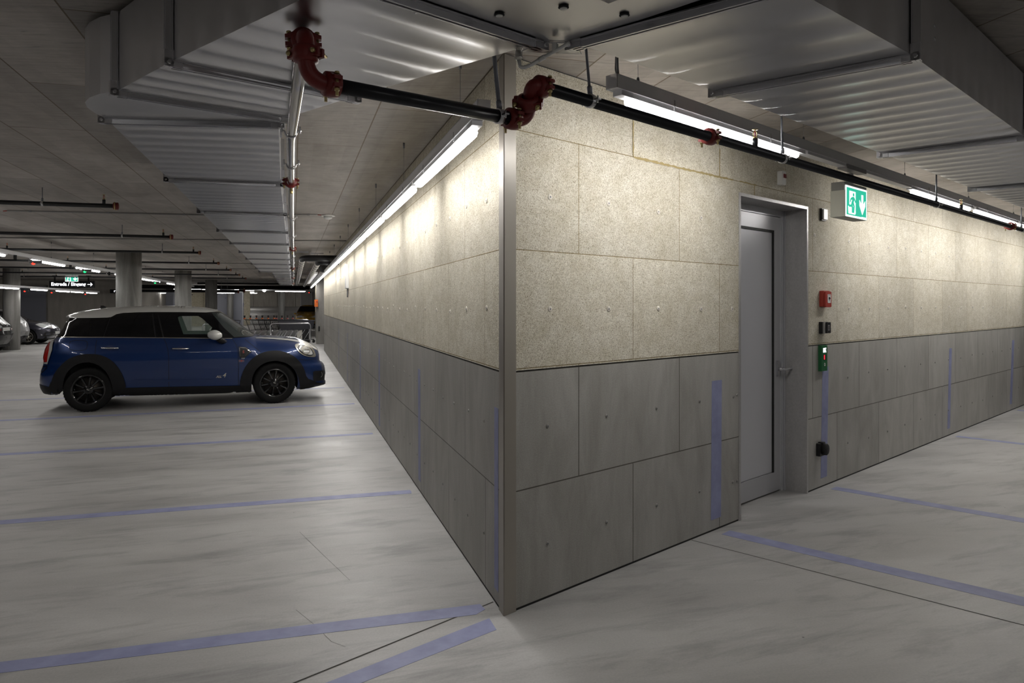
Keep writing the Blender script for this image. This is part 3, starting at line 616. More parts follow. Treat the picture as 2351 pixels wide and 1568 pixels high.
# sprinkler branches over the parking bays on the left
names = ['nearest', 'second', 'third', 'fourth', 'fifth', 'sixth', 'seventh']
for i, y in enumerate((5.60, 9.55, 13.36, 17.5, 21.5, 25.5, 29.3)):
    xe = -2.95; t = thing('sprinkler_branch', f'{names[i]} black sprinkler branch pipe hung across the left bays, counted from the camera', 'pipe', (xe, y, 2.70), 0, 'black sprinkler branches under the left ceiling')
    tl = .009 * (1 if i > 3 else .2)
    mb = MB(); mb.tube([(xe, y, 2.70), (xe - 13, y - 13 * tl * 0, 2.70)], PR, 14); mb.build('pipe', BPIPE, t)
    mb = MB(); mb.lathe([(PR, -.02), (PR + .015, -.018), (PR + .016, .03), (PR - .005, .036), (.001, .036)], (xe, y, 2.70), (1, 0, 0), 16); ec = mb.build('end_cap', RED, t)
    for s in (-1, 1): mb = MB(); mb.lathe([(.006, -.04), (.006, .045)], (xe, y - s * .04, 2.70), (0, 0, -1), 8); mb.build('bolt', BRASS, ec)
    for x in (xe - .115, xe - 3.55, xe - 7.0): sprinkler(t, (x, y, 2.715), 1.15)
    for x in (xe - .72, xe - 4.4, xe - 8.1): hanger(t, (x, y, 2.70), (1, 0, 0), r=PR, rod=.005)

# ================================================================ light rows
def luminaire(L):
    """clip-on batten: flat body, rounded white tube lens, end caps and wire clips; local x along the row, z=0 at the lens bottom"""
    t = thing('luminaire', 'x', 'light fitting')
    sec = [(-.024, .040), (-.029, .026), (-.024, .011), (-.012, .003), (.0, .0), (.024, .011), (.029, .026), (.024, .040)]; FM = (3, 3, 1, 1, 0, 2, 3, 3)
    mb = MB(); rg = [[mb.b.verts.new((x, y * k, .026 + (z - .026) * k)) for y, z in sec] for x, k in ((.07, .55), (.085, .85), (.11, 1), (L - .11, 1), (L - .085, .85), (L - .07, .55))]
    for a, b in zip(rg, rg[1:]):
        for i in range(8): mb.mi = FM[i]; mb._f([a[i], a[(i + 1) % 8], b[(i + 1) % 8], b[i]])
    mb.mi = 3; mb._f(rg[0][::-1]); mb._f(rg[-1]); mb.build('lit_tube', [TUBE, TUBE_I, TUBE_O, TUBE_S], t, True)
    mb = MB(); mb.bx((.0, -.026, .040), (L, .026, .066)); b = mb.build('fitting_body', WHITE, t, True)
    mb = MB()
    for x in (L * .22, L * .75):
        for s in (-1, 1): mb.bx((x - .004, s * .031 - .002, .045), (x + .004, s * .031 + .002, .095))
    mb.build('clip', CLEARP, b, True)
    return t
LUM = {}
def put_lum(L, loc, rz, label, group, hang=False):
    if L not in LUM: LUM[L] = o = luminaire(L)
    else: o = copy_tree(LUM[L])
    o.location = loc; o.rotation_euler = (0, 0, rz); o['label'] = label; o['group'] = group
    if hang:
        for x in (.3, L - .3): mb = MB(); mb.tube([(x, 0, .066), (x, 0, H - loc[2] - .001)], .0015, 6); mb.lathe([(.01, .066), (.01, .09)], (x, 0, 0), (0, 0, 1), 8); mb.build('suspension_wire', DKZ, o, True)
    return o
def trunk(label, p0, rz, L, wires, zt, open_end=True):
    """white trunking channel hung on thin wires"""
    t = thing('lighting_trunking', label, 'light trunking', p0, rz)
    mb = MB(); w, h, k = .031, .062, .0025
    mb.bx((0, -w, 0), (L, -w + k, h)); mb.bx((0, w - k, 0), (L, w, h)); mb.bx((0, -w, 0), (L, w, k)); mb.bx((0, -w, h - k), (L, -w + .012, h)); mb.bx((0, w - .012, h - k), (L, w, h))
    mb.bx((0, -w - .002, -.003), (L, -w + .006, .004)); mb.bx((0, w - .006, -.003), (L, w + .002, .004)); mb.build('channel', WHITE, t, True)
    mb = MB(); mb.bx((-.006, -w - .001, -.002), (.0, w + .001, h)); mb.build('end_cap', CLEARP, t, True)
    z = H - p0[2]
    for x in wires:
        mb = MB(); mb.tube([(x, 0, h), (x, 0, z - .004)], .0012, 6); mb.lathe([(.007, h), (.009, h + .012), (.005, h + .03)], (x, 0, 0), (0, 0, 1), 8); mb.lathe([(.008, z - .045), (.008, z)], (x, 0, 0), (0, 0, 1), 8); mb.build('suspension_wire', DKZ, t, True)
    return t
ZL = 2.408                                        # underside of the left tubes
trunk('white light trunking hung along the left wall, starting by the corner post', (-.19, -.325, ZL + .067), R_(90), 35, [.5 + 2.07 * k for k in range(17)], 0)
st_ = [-.20, 1.665] + [3.67 + 1.99 * k for k in range(15)]
for i, s in enumerate(st_):
    put_lum(1.80 if i == 0 else 1.93, (-.19, s, ZL), R_(90), f'{ORD[i]} lit tube from the corner post in the row along the left wall', 'lit tubes along the left wall')
ZR = 2.522
trunk('white light trunking hung along the right wall behind the black pipe', RP(.10, .617, ZR + .067), RZ, 15, [.20, 2.0, 3.9, 5.75, 7.6, 9.4], 0)
for i, (s, L, lab) in enumerate(((.14, 1.93, 'lit tube nearest the corner post in the row along the right wall'), (4.12, 1.80, 'lit tube right of the exit sign in the row along the right wall'), (6.02, 1.80, 'lit tube at the right picture edge in the row along the right wall'), (7.9, 1.8, 'lit tube just beyond the right picture edge along the right wall'), (9.8, 1.8, 'farther lit tube beyond the right picture edge along the right wall'))):
    put_lum(L, RP(s, .617, ZR), RZ, lab, 'lit tubes along the right wall')
t = thing('blank_cover', 'unlit white cover strip in the right trunking above the exit sign', 'cover', RP(2.10, .617, ZR + .045), RZ)
mb = MB(); mb.bx((0, -.029, 0), (1.98, .029, .022)); mb.build('cover', WHITE, t, True)
mb = MB(); mb.bx((.62, -.033, -.012), (.98, .033, .02)); mb.build('driver_box', GREYP, t, True)
cab = MB(); cab.tube([RP(.13, .63, ZR + .12), RP(.11, .64, ZR + .16), RP(.05, .68, H - .0)], .006, 8); cab.tube([RP(.15, .61, ZR + .12), RP(.15, .60, ZR + .17), RP(.11, .64, H - .0)], .006, 8)
tag(cab.build('power_cable', GREYP), 'pair of grey cables dropping from the ceiling into the right trunking end', 'cable')
X2 = -5.76
trunk('white light trunking crossing diagonally over the left bays behind the columns', (X2, 2.0, 2.475), R_(90), 34, [1.5 + 3.33 * k for k in range(10)], 0)
y2 = [2.3, 5.6, 8.8, 12.25, 15.25, 19.1, 22.0, 24.1, 27.9, 31.0]
for i, y in enumerate(y2): put_lum(2.2, (X2, y, 2.41), R_(90), f'{ORD[i]} lit tube from the camera in the row over the left driving lane', 'lit tubes over the driving lane')
X3 = -10.02
trunk('far white light trunking low over the parked cars at the left edge', (X3, 22.3, 2.187), R_(90), 14, [1, 4, 7, 10, 13], 0)
for i, y in enumerate((23.5, 26.55, 29.5, 31.6, 34.0)): put_lum(1.93, (X3, y, 2.12), R_(90), f'{ORD[i]} lit tube from the camera in the far row over the parked cars', 'lit tubes over the parked cars')
trunk('short cross trunking in front of the ramp at the far end', (-4.2, 44.3, 2.475), 0, 4.0, [.6, 2, 3.4], 0)
put_lum(1.93, (-2.16, 44.3, 2.41), 0, 'bright horizontal tube across the far ramp opening', 'far cross tubes')
put_lum(1.93, (-6.9, 52.5, 2.41), 0, 'long distant tube low in front of the blue-grey wall', 'far cross tubes', True)
put_lum(1.2, (-6.7, 47.5, 2.55), 0, 'distant tube left of the slender column, under the far pipes', 'far cross tubes', True); put_lum(.8, (-4.75, 47.5, 2.55), 0, 'distant tube right of the slender column, under the far pipes', 'far cross tubes', True)
put_lum(1.93, (-11.6, 54.0, 2.41), 0, 'distant tube between the first and second columns', 'far cross tubes', True)
for i, (x, y) in enumerate(((-6.6, 60.0), (1.2, 60.0), (-6.6, 66.0), (1.2, 66.0), (-6.6, 72.0), (1.2, 72.0))): put_lum(2.3, (x, y, 2.70), 0, f'{ORD[i]} unseen tube added to brighten the ramp, hidden beside the far opening', 'added unseen tubes beside the ramp', True)  # tubes added out of sight to brighten the ramp and its wall
for i, (x, y) in enumerate(((-8.6, 49.0), (-12.6, 45.5), (-5.6, 53.0))): put_lum(1.93, (x, y, 2.62), 0, f'{ORD[i]} distant tube added to brighten the far wall, left of the ramp', 'far cross tubes', True)  # extra tubes added to lift the light at the far end
# out-of-frame tubes added for ambient light; the first pair continues the lane row
for i, (x, y) in enumerate(((X2, -1.2), (X2, -6.5))): put_lum(2.2, (x, y, 2.41), R_(90), f'{["first","second"][i]} unseen lane tube added for light behind the camera', 'added tubes behind the camera', True)
for i, s in enumerate((-5.5, -1.0, 4.0, 9.0)):
    p = RP(s, 6.6, 2.41); put_lum(1.93, p, RZ, f'{ORD[i]} tube added for light over the right driving lane, outside the picture', 'added tubes over the right lane', True)  # added row, here only for its light
# ================================================================ things on the right wall (local frame: x along wall, -y outwards)
def onR(name, label, cat, s, z): return thing(name, label, cat, RP(s, 0, z), RZ)
def onL(name, label, cat, s, z): return thing(name, label, cat, (0, s, z), R_(-90))
def rbox(mb, x0, x1, y0, y1, z0, z1, r=.006, n=3):
    """box with rounded edges seen from the front"""
    pts = []
    for cx_, cz_, a0 in ((x1 - r, z1 - r, 0), (x0 + r, z1 - r, 90), (x0 + r, z0 + r, 180), (x1 - r, z0 + r, 270)):
        pts += [(cx_ + r * math.cos(R_(a0 + 90 * k / n)), cz_ + r * math.sin(R_(a0 + 90 * k / n))) for k in range(n + 1)]
    mb.prism(pts, y0, y1, lambda x, z, y: Vector((x, y, z))); return mb
t = onR('alarm_beacon', 'small white alarm beacon with a dark red window above the door', 'alarm beacon', 3.03, 2.597)
mb = MB(); rbox(mb, -.034, .034, -.040, 0, -.055, .055, .010); b = mb.build('housing', WPLAS, t, True)
mb = MB(); rbox(mb, -.008, .0345, -.0445, -.02, 0, .032, .003); mb.build('beacon_window', mat('beacon_red', (.16, .01, .015), .15), b, True)
t = onR('wall_sensor', 'small white square switch plate on a dark back box right of the door top', 'sensor', 3.832, 2.376)
mb = MB(); rbox(mb, -.046, .046, -.020, 0, -.052, .052, .004); mb.build('back_box', BLKP, t, True)
mb = MB(); rbox(mb, -.036, .042, -.034, -.018, -.043, .045, .004); mb.build('cover', WPLAS, t, True)
t = onR('fire_call_point', 'red manual fire call point with a white window right of the door', 'fire call point', 3.842, 1.643)
mb = MB(); rbox(mb, -.062, .066, -.036, 0, -.070, .070, .008); rbox(mb, -.05, .07, -.050, -.03, -.073, .064, .012); b = mb.build('housing', REDB, t, True)
mb = MB(); rbox(mb, -.012, .050, -.0525, -.045, -.036, .040, .006); w_ = mb.build('window', PRINT, b, True)
mb = MB()
for dx, dz, rr in ((.019, .004, .013), (.036, .004, .006), (.019, -.016, .005)): mb.lathe([(rr, 0), (rr, .0015)], (dx, -.0525, dz), (0, -1, 0), 14)
mb.build('press_mark', BLKP, w_, True)
mb = MB(); mb.bx((.0, -.0535, .030), (.04, -.0525, .036)); mb.build('print', GREYP, w_, True)
t = onR('card_reader', 'small black square card reader with a silver side below the red call point', 'card reader', 3.833, 1.392)
mb = MB(); mb.bx((-.062, -.03, -.05), (.05, 0, .05)); mb.build('back_plate', BLKP, t, True)
mb = MB(); mb.bx((-.052, -.040, -.05), (-.010, -.004, .05)); mb.build('silver_body', mat('reader_silver', (.33, .32, .30), .4), t, True)
mb = MB(); rbox(mb, -.022, .062, -.052, -.028, -.047, .047, .006); f_ = mb.build('front', BLKP, t, True)
mb = MB()
for a, b in (((.006, -.022), (.034, -.019)), ((.006, .019), (.034, .022)), ((.006, -.022), (.009, .022)), ((.031, -.022), (.034, .022))): mb.bx((a[0], -.0528, a[1]), (b[0], -.0518, b[1]))
mb.build('symbol', PRINT, f_, True)
t = onR('green_access_terminal', 'tall narrow green wall terminal with a red display and white sign', 'terminal', 3.815, 1.128)
mb = MB(); mb.bx((-.058, -.030, -.111), (.06, 0, .111)); b = mb.build('housing', GREENP, t, True)
mb = MB()
for x0, x1, z0, z1 in ((-.026, -.012, .050, .088), (-.010, -.003, .078, .088), (-.010, -.003, .050, .072), (.002, .010, .050, .088), (.010, .034, .080, .088), (.010, .030, .065, .072), (.010, .034, .050, .058)): mb.bx((x0, -.0312, z0), (x1, -.0302, z1))
mb.build('white_symbols', LETW, b, True)
mb = MB(); mb.bx((-.02, -.0315, -.016), (.03, -.0302, .032)); mb.build('display', BLKP, b, True)
mb = MB(); mb.bx((-.016, -.0322, -.012), (.006, -.0312, .028)); mb.build('red_digits', LEDR, b, True)
mb = MB(); mb.lathe([(.013, 0), (.013, .002), (.009, .002), (.009, .0)], (.004, -.0302, -.055), (0, -1, 0), 16, False); mb.build('symbol_ring', PRINT, b, True)
t = onR('wall_socket', 'black round-lidded power socket low on the right wall', 'socket', 3.775, .345)
mb = MB(); rbox(mb, -.062, .05, -.034, 0, -.058, .052, .006); mb.bx((-.02, -.04, .048), (.03, 0, .060)); b = mb.build('back_box', BLKP, t, True)
mb = MB(); mb.lathe([(.050, 0), (.050, .030), (.046, .036), (.001, .038)], (.012, -.030, -.002), (0, -1, 0), 24); mb.build('hinged_lid', BLKM, b, True)
# exit sign hung under the right trunking
def pict(parent, w, h, y, sgnw, sgng):
    """green escape sign face: running figure in a doorway and a down arrow"""
    fl = lambda pts, m, nm, yy, pr=parent: MB().prism(pts, yy, yy - .0012, lambda x, z, q: Vector((x * w, q, z * h))).build(nm, m, pr, True)
    face = MB(); face.bx((-w / 2, y - .002, -h / 2), (w / 2, y, h / 2)); f = face.build('sign_border', sgnw, parent, True)
    g = fl([(-.46, -.44), (.46, -.44), (.46, .44), (-.46, .44)], sgng, 'sign_face', y - .002)
    fl([(-.36, -.40), (-.30, -.40), (-.30, -.08), (-.36, -.08)], sgng, 'doorway_cut', y - .0034) if False else None
    fl([(-.34, -.10), (-.34, .34), (-.06, .34), (-.06, -.36), (-.12, -.36), (-.12, -.30), (-.20, -.05), (-.27, -.10)], sgnw, 'doorway', y - .0032)
    fl([(-.40, -.16), (-.26, -.16), (-.24, -.20), (-.24, -.36), (-.10, -.36), (-.06, -.28), (-.06, -.36), (-.08, -.40), (-.38, -.40)], sgnw, 'doorway_sill', y - .0032)
    body = [(-.22, .16), (-.14, .17), (-.09, .10), (-.05, .0), (-.08, -.02), (-.13, .07), (-.15, -.02), (-.11, -.13), (-.13, -.34), (-.17, -.34), (-.17, -.14), (-.22, -.06), (-.24, -.17), (-.37, -.19), (-.37, -.14), (-.28, -.12), (-.25, -.02), (-.22, .07), (-.27, .05), (-.30, -.04), (-.33, -.02), (-.30, .10)]
    fl(body, sgng, 'running_figure', y - .0044)
    fl([(-.16 + .035 * math.cos(t), .235 + .06 * math.sin(t)) for t in [2 * math.pi * k / 12 for k in range(12)]], sgng, 'figure_head', y - .0044)
    fl([(.225, .30), (.31, .30), (.31, -.02), (.405, .12), (.405, -.06), (.268, -.36), (.13, -.06), (.13, .12), (.225, -.02)], sgnw, 'arrow', y - .0032)
    return g
es = thing('exit_sign', 'lit green exit sign with running figure and down arrow hung beside the door', 'exit sign', RP(2.905, .617, 2.345), RZ)
mb = MB(); mb.bx((-.205, -.026, -.13), (.205, .075, .055)); mb.build('sign_housing', SIGNB, es, True); mb = MB(); mb.bx((-.205, -.022, .055), (.205, .07, .115)); mb.build('sign_top', mat('sign_top_grey', (.22, .22, .21), .5), es, True)
mb = MB(); mb.bx((-.02, .0, .11), (.02, .04, .20)); mb.build('sign_mount', GREYP, es, True)
g = pict(es, .39, .22, -.026, SIGNW, SIGNG); g.location = (0, 0, 0)
for c in es.children:
    if c.name.split('.')[0] in ('sign_border', 'sign_face', 'doorway', 'doorway_sill', 'running_figure', 'figure_head', 'arrow'): c.location.z -= .018
mb = MB(); mb.bx((.09, -.0305, -.118), (.17, -.0295, -.112)); mb.build('maker_mark', SIGNW, es, True)
# white plate flush in the ceiling, smoke detector
t = thing('ceiling_disc', 'round pale cover plate flush on the ceiling above the right trunking', 'cover plate', (2.955, .332, H)); mb = MB(); mb.lathe([(.062, 0), (.062, -.004), (.001, -.005)], (0, 0, 0), (0, 0, 1), 28); mb.build('plate', mat('disc_beige', (.48, .45, .41), .6), t, True)
t = thing('ceiling_disc', 'round grey cover disc on the ceiling above the second column', 'cover plate', (-5.22, 25.4, H)); mb = MB(); mb.lathe([(.20, 0), (.20, -.01), (.001, -.012)], (0, 0, 0), (0, 0, 1), 24); mb.build('plate', mat('disc_grey', (.16, .16, .16), .6), t, True)
t = thing('smoke_detector', 'white smoke detector on the ceiling near the left wall', 'smoke detector', (-.555, 7.292, H))
mb = MB(); mb.lathe([(.105, 0), (.105, -.014), (.09, -.018)], (0, 0, 0), (0, 0, 1), 24); b = mb.build('base', WPLAS, t, True)
mb = MB(); mb.lathe([(.062, -.016), (.058, -.045), (.035, -.058), (.001, -.060)], (0, 0, 0), (0, 0, 1), 24); mb.build('sensor_head', WPLAS, t, True)
mb = MB(); [mb.box((.05 * math.cos(a), .05 * math.sin(a), -.028), (.02, .004, .012), a) for a in [k * math.pi / 3 for k in range(6)]]; mb.build('slot', GREYP, b, True)
# surface conduits across the ceiling
def conduit(label, a, b, clips, red=False, h=.012):
    a, b = Vector((*a, H - h)), Vector((*b, H - h)); t = thing('conduit', label, 'conduit', a); mb = MB(); mb.tube([a, b], .010, 10); mb.build('pipe', mat('conduit_grey', (.30, .29, .28), .5) if 'conduit_grey' not in MATS else MATS['conduit_grey'], t)
    for k in clips:
        c = a.lerp(b, k); mb = MB(); mb.box(c, (.03, .03, .024), math.atan2((b - a).y, (b - a).x)); mb.build('clip', GREYP, t)
    if red: mb = MB(); mb.tube([b, b + (b - a).normalized() * .05 + V(0, .0, -.004)], .006, 8); mb.build('red_cable', REDB, t)
conduit('thin grey conduit on the ceiling ending at the smoke detector', (-1.90, 7.62), (-.70, 7.18), (.45, .9), True)
conduit('thin grey conduit across the left ceiling between the first two sprinkler branches', (-1.95, 7.63), (-4.75, 7.92), (.2, .55, .9), True)
conduit('thin grey conduit on the ceiling reaching the left wall top', (-1.08, 11.66), (-.02, 11.42), (.5,))
conduit('thin grey conduit across the left ceiling beyond the second sprinkler branch', (-1.95, 11.8), (-6.4, 12.6), (.25, .5, .75))
for y in (20.3, 24.0): conduit(f'distant thin grey conduit on the ceiling {"past the first column" if y < 22 else "before the second column"}', (-1.2 if y < 22 else -1.95, y), (-4.4, y + .5), (.3, .7))
t = thing('cable_gland_conduit', 'short pale conduit with a cable gland under the duct junction', 'conduit', (-.2, -1.15, 2.5))
pA, pB, pC = Vector((-.262, -1.115, 2.485)), Vector((-.205, -1.165, 2.452)), Vector((-.125, -1.262, 2.489))
mb = MB(); mb.tube([pA + V(0, 0, -.02)] + arc(pA + V(.004, -.004, -.045), pA + V(.014, -.018, -.062), pB + V(0, 0, -.0), 5) + [pB.lerp(pC, .4), pC], .0065, 10); mb.build('conduit', WPLAS, t)
mb = MB(); mb.lathe([(.015, .03), (.015, .018), (.013, .016), (.013, -.008), (.015, -.010), (.013, -.018), (.008, -.022)], pA, (0, 0, 1), 6); mb.build('cable_gland', BRASS if False else SATIN, t)
mb = MB(); mb.box(pB.lerp(pC, .55) + V(0, 0, .012), (.014, .02, .026), R_(-50)); mb.lathe([(.0088, -.012), (.0088, .012)], pB.lerp(pC, .12), pC - pB, 12); mb.build('clip', WPLAS, t)
# white housing on the left wall
t = onL('wall_housing', 'tall narrow white housing fixed high on the left wall', 'wall housing', 11.15, 2.14)
mb = MB(); rbox(mb, -.13, .14, -.055, 0, -.235, .245, .02); mb.build('housing', WPLAS, t, True); mb = MB(); mb.lathe([(.012, -.24), (.012, -.40)], (.05, -.02, 0), (0, 0, 1), 8); mb.build('cable_tail', GREYP, t, True)
t = thing('emergency_box', 'orange wall box past the end of the left wall', 'wall box', (-.13, 27.45, 1.66))
mb = MB(); mb.bx((-.075, -.12, -.145), (.06, .06, .145)); b = mb.build('housing', ORANGE, t, True); mb = MB(); mb.lathe([(.03, 0), (.03, .02)], (.02, -.12, .06), (0, -1, 0), 14); mb.build('button', REDB, b, True)
t = thing('pier_switch', 'tiny dark switch low on the grey pier past the left wall', 'switch', (-.02, 27.49, .62)); mb = MB(); mb.bx((-.03, -.03, -.1), (.03, 0, .1)); mb.build('housing', BLKP, t, True)
# lagged pipes along the far left wall
def lag(label, path, bands=True, r=.070):
    t = thing('lagged_pipe', label, 'pipe', path[0]); mb = MB(); n = 3
    mb.tube([path[0]] + arc(path[0].lerp(path[1], .75), path[1], path[1].lerp(path[2], .02), 6), r, 16); mb.build('bend', INSUL, t)
    mb = MB(); mb.tube([path[1].lerp(path[2], .018), path[2]], r * .94, 16); p_ = mb.build('foil_cover', FOIL, t); L = (path[2] - path[1]).length; mb = MB()
    for k in range(1, int(L / 1.05)):
        c = path[1] + (path[2] - path[1]).normalized() * k * 1.05 + V(0, .3, 0); mb.lathe([(r * .94, -.03), (r * 1.04, -.022), (r * 1.04, .022), (r * .94, .03)], c, path[2] - path[1], 16, False)
    mb.build('band', INSUL, p_)
    for y in (.9, 4.5, 9, 14):
        c = path[1].lerp(path[2], y / L); mb = MB(); mb.tube([c + V(0, 0, r), Vector((c.x, c.y, H))], .006, 6); mb.bx((c.x - .15, c.y - .02, H - .03), (c.x + .15, c.y + .02, H)); mb.build('hanger', RAIL, t)
    return t
lag('foil-wrapped pipe with black bands along the left wall, outer of the pair', [V(-.0, 13.85, 2.66), V(-.83, 13.95, 2.66), V(-.83, 37, 2.66)])
lag('foil-wrapped pipe with black bands along the left wall, inner of the pair', [V(-.0, 14.30, 2.60), V(-.46, 14.35, 2.60), V(-.46, 37, 2.60)])
t = thing('ceiling_fan_unit', 'small dark ventilation unit under the ceiling behind the lagged pipes', 'fan', (-.22, 17.5, 2.62)); mb = MB(); mb.lathe([(.12, -.16), (.14, -.1), (.14, .1), (.12, .16)], (0, 0, 0), (0, 1, 0), 18); mb.build('fan_body', BLKP, t, True); mb = MB(); mb.tube([(0, 0, .12), (0, 0, H - 2.62)], .01, 8); mb.build('hanger', RAIL, t, True)
for i, x in enumerate((-.36, -.18)):
    t = thing('recessed_ceiling_duct', f'white {"outer" if i == 0 else "inner"} flat channel under the ceiling along the far left wall', 'channel', (x, 20, 2.56)); mb = MB(); mb.bx((-.06, 0, 0), (.06, 12, .05)); mb.build('channel', WHITE, t, True)
# heavy dark mains crossing at the far end
for i, (y, z, r, x0, x1, lab) in enumerate(((41.8, 2.60, .115, -16, -.1, 'thick black insulated main crossing under the far ceiling'), (40.2, 2.38, .05, -9.8, -3.6, 'thinner black main below the thick one at the far end'), (39.6, 2.76, .05, -6, -1.3, 'slim black pipe high across the far ceiling by the left duct'), (38.5, 2.28, .035, -9.8, -3.8, 'lowest slim black pipe at the far end'))):
    t = thing('main_pipe', lab, 'pipe', (x1, y, z)); mb = MB(); mb.tube([(x0, y, z), (x1, y, z)], r, 14); mb.build('pipe', INSUL, t)
    for k in (.15, .5, .85):
        x = x0 + (x1 - x0) * k; mb = MB(); mb.tube([(x, y, z + r), (x, y, H)], .008, 6); mb.build('hanger', RAIL, t)
    if i in (1, 3): coupling(t, (x1 - .05, y, z), (1, 0, 0), (0, 0, 1), r)
# hanging direction sign, with a lit exit sign above it
yS = 33.0
t = thing('direction_sign', 'long black hanging sign with white lettering and an arrow', 'direction sign', (-10.34, yS, 2.49), R_(-10))
mb = MB(); mb.bx((-.93, -.03, -.155), (.93, .05, .155)); mb.build('sign_box', BLKP, t, True)
for x in (-.72, .68): mb = MB(); mb.bx((x - .03, .0, .155), (x + .03, .03, H - 2.49 - .01)); mb.bx((x - .10, -.01, H - 2.49 - .02), (x + .10, .04, H - 2.49)); mb.build('hanging_post', BLKP, t, True)
text('lettering', 'Entreda / Eingang', .205, LETW, t, (-.135, -.033, .005), (R_(90), 0, 0), bold=.004)
mb = MB(); mb.bx((.655, -.034, -.012), (.845, -.0315, .012))
for s in (-1, 1): mb.box((.815, -.033, s * .035), (.105, .003, .024), M=Matrix.Rotation(R_(45 * s), 3, 'Y'))
mb.build('arrow', LETW, t, True)
t = thing('exit_sign', 'distant lit green exit sign just above the black direction sign', 'exit sign', (-10.10, 32.0, 2.705), R_(-10)); mb = MB(); mb.bx((-.27, 0, -.122), (.27, .06, .124)); mb.bx((-.01, .02, .12), (.01, .04, H - 2.705)); mb.build('sign_housing', SIGNB, t, True); pict(t, .52, .235, -.002, SIGNW, SIGNG)
t = thing('direction_sign', 'partly hidden far black sign with white lettering left of the first column', 'direction sign', (-9.4, 39.0, 2.30), R_(-10)); mb = MB(); mb.bx((-.75, -.03, -.10), (.75, .05, .10)); mb.build('sign_box', BLKP, t, True)
for x in (-.4, .4): mb = MB(); mb.bx((x - .025, 0, .1), (x + .025, .03, H - 2.3)); mb.build('hanging_post', BLKP, t, True)
mb = MB(); [mb.bx((x, -.034, -.045), (x + .09, -.031, .035)) for x in (-.55, -.43, -.31, -.19, .0, .12, .24, .36)]; mb.build('lettering', LETW, t, True)
# bay indicators under the light rows
def indicator(x, y, z, m, label, top=2.4745):
    t = thing('bay_indicator', label, 'indicator light', (x, y, z), 0, 'bay indicator lights'); mb = MB(); mb.bx((-.05, -.03, -.02), (.13, .03, .03)); mb.bx((-.30, -.012, .03), (-.02, .012, .045)); mb.bx((-.305, -.012, .03), (-.255, .012, top - z)); mb.build('holder', BLKP, t, True)
    mb = MB(); mb.lathe([(.001, -.045), (.022, -.038), (.032, -.015), (.03, .0)], (0, 0, 0), (0, 0, 1), 14); mb.build('lamp', m, t, True)
for i, (y, m, lab) in enumerate(((11.45, LEDRB, 'red bay indicator light nearest the camera in the lane row'), (14.85, LEDGB, 'green bay indicator light nearest the camera in the lane row'), (18.45, LEDGB, 'green bay indicator light just left of the first column'), (23.6, LEDGB, 'green bay indicator light just right of the first column'))):
    indicator(X2 + .28, y, 2.37 - .02, m, lab)
for i, y in enumerate((25.9, 28.9, 33.75)): indicator(X3 + .02, y, 2.09, LEDRB, ['red bay indicator nearest in the row over the parked cars', 'red bay indicator second in the row over the parked cars', 'red bay indicator third in the row over the parked cars'][i], 2.186)
indicator(-.08, 44.3, 2.38, LEDRB, 'red indicator light at the right end of the far cross tube'); indicator(-11.2, 55.0, 2.33, LEDGB, 'distant green indicator between the first two columns', H); indicator(-8.2, 55.0, 2.33, LEDGB, 'distant green indicator between the second and third columns', H)
# floodlight hanging by the ramp
t = thing('ceiling_camera', 'small bright hanging lamp head left of the far cross tube', 'lamp', (-2.72, 44.0, 2.5)); mb = MB(); mb.tube([(0, 0, H - 2.5), (0, 0, .05)], .012, 8); mb.build('stem', RAIL, t, True); mb = MB(); mb.lathe([(.02, .12), (.09, .06), (.11, -.03), (.07, -.10), (.001, -.12)], (0, 0, 0), (.25, 0, 1), 16); mb.build('lamp_head', mat('lamp_glow', (1, 1, 1), .4, emit=(1, 1, 1), es=3), t, True)
# ================================================================ cars: each is a pair of mirrored side skins over one silhouette
def pip(x, y, poly):
    c = False; n = len(poly); j = n - 1
    for i in range(n):
        xi, yi = poly[i]; xj, yj = poly[j]
        if (yi > y) != (yj > y) and x < (xj - xi) * (y - yi) / (yj - yi) + xi: c = not c
        j = i
    return c
def dens(poly, d):
    out = []
    for a, b in zip(poly, poly[1:] + poly[:1]):
        L = math.hypot(b[0] - a[0], b[1] - a[1]); n = max(1, int(math.ceil(L / d)))
        out += [(a[0] + (b[0] - a[0]) * k / n, a[1] + (b[1] - a[1]) * k / n) for k in range(n)]
    return out
def chaikin(poly, n=2):
    for _ in range(n):
        out = []
        for a, b in zip(poly, poly[1:] + poly[:1]): out += [(a[0] * .75 + b[0] * .25, a[1] * .75 + b[1] * .25), (a[0] * .25 + b[0] * .75, a[1] * .25 + b[1] * .75)]
        poly = out
    return poly
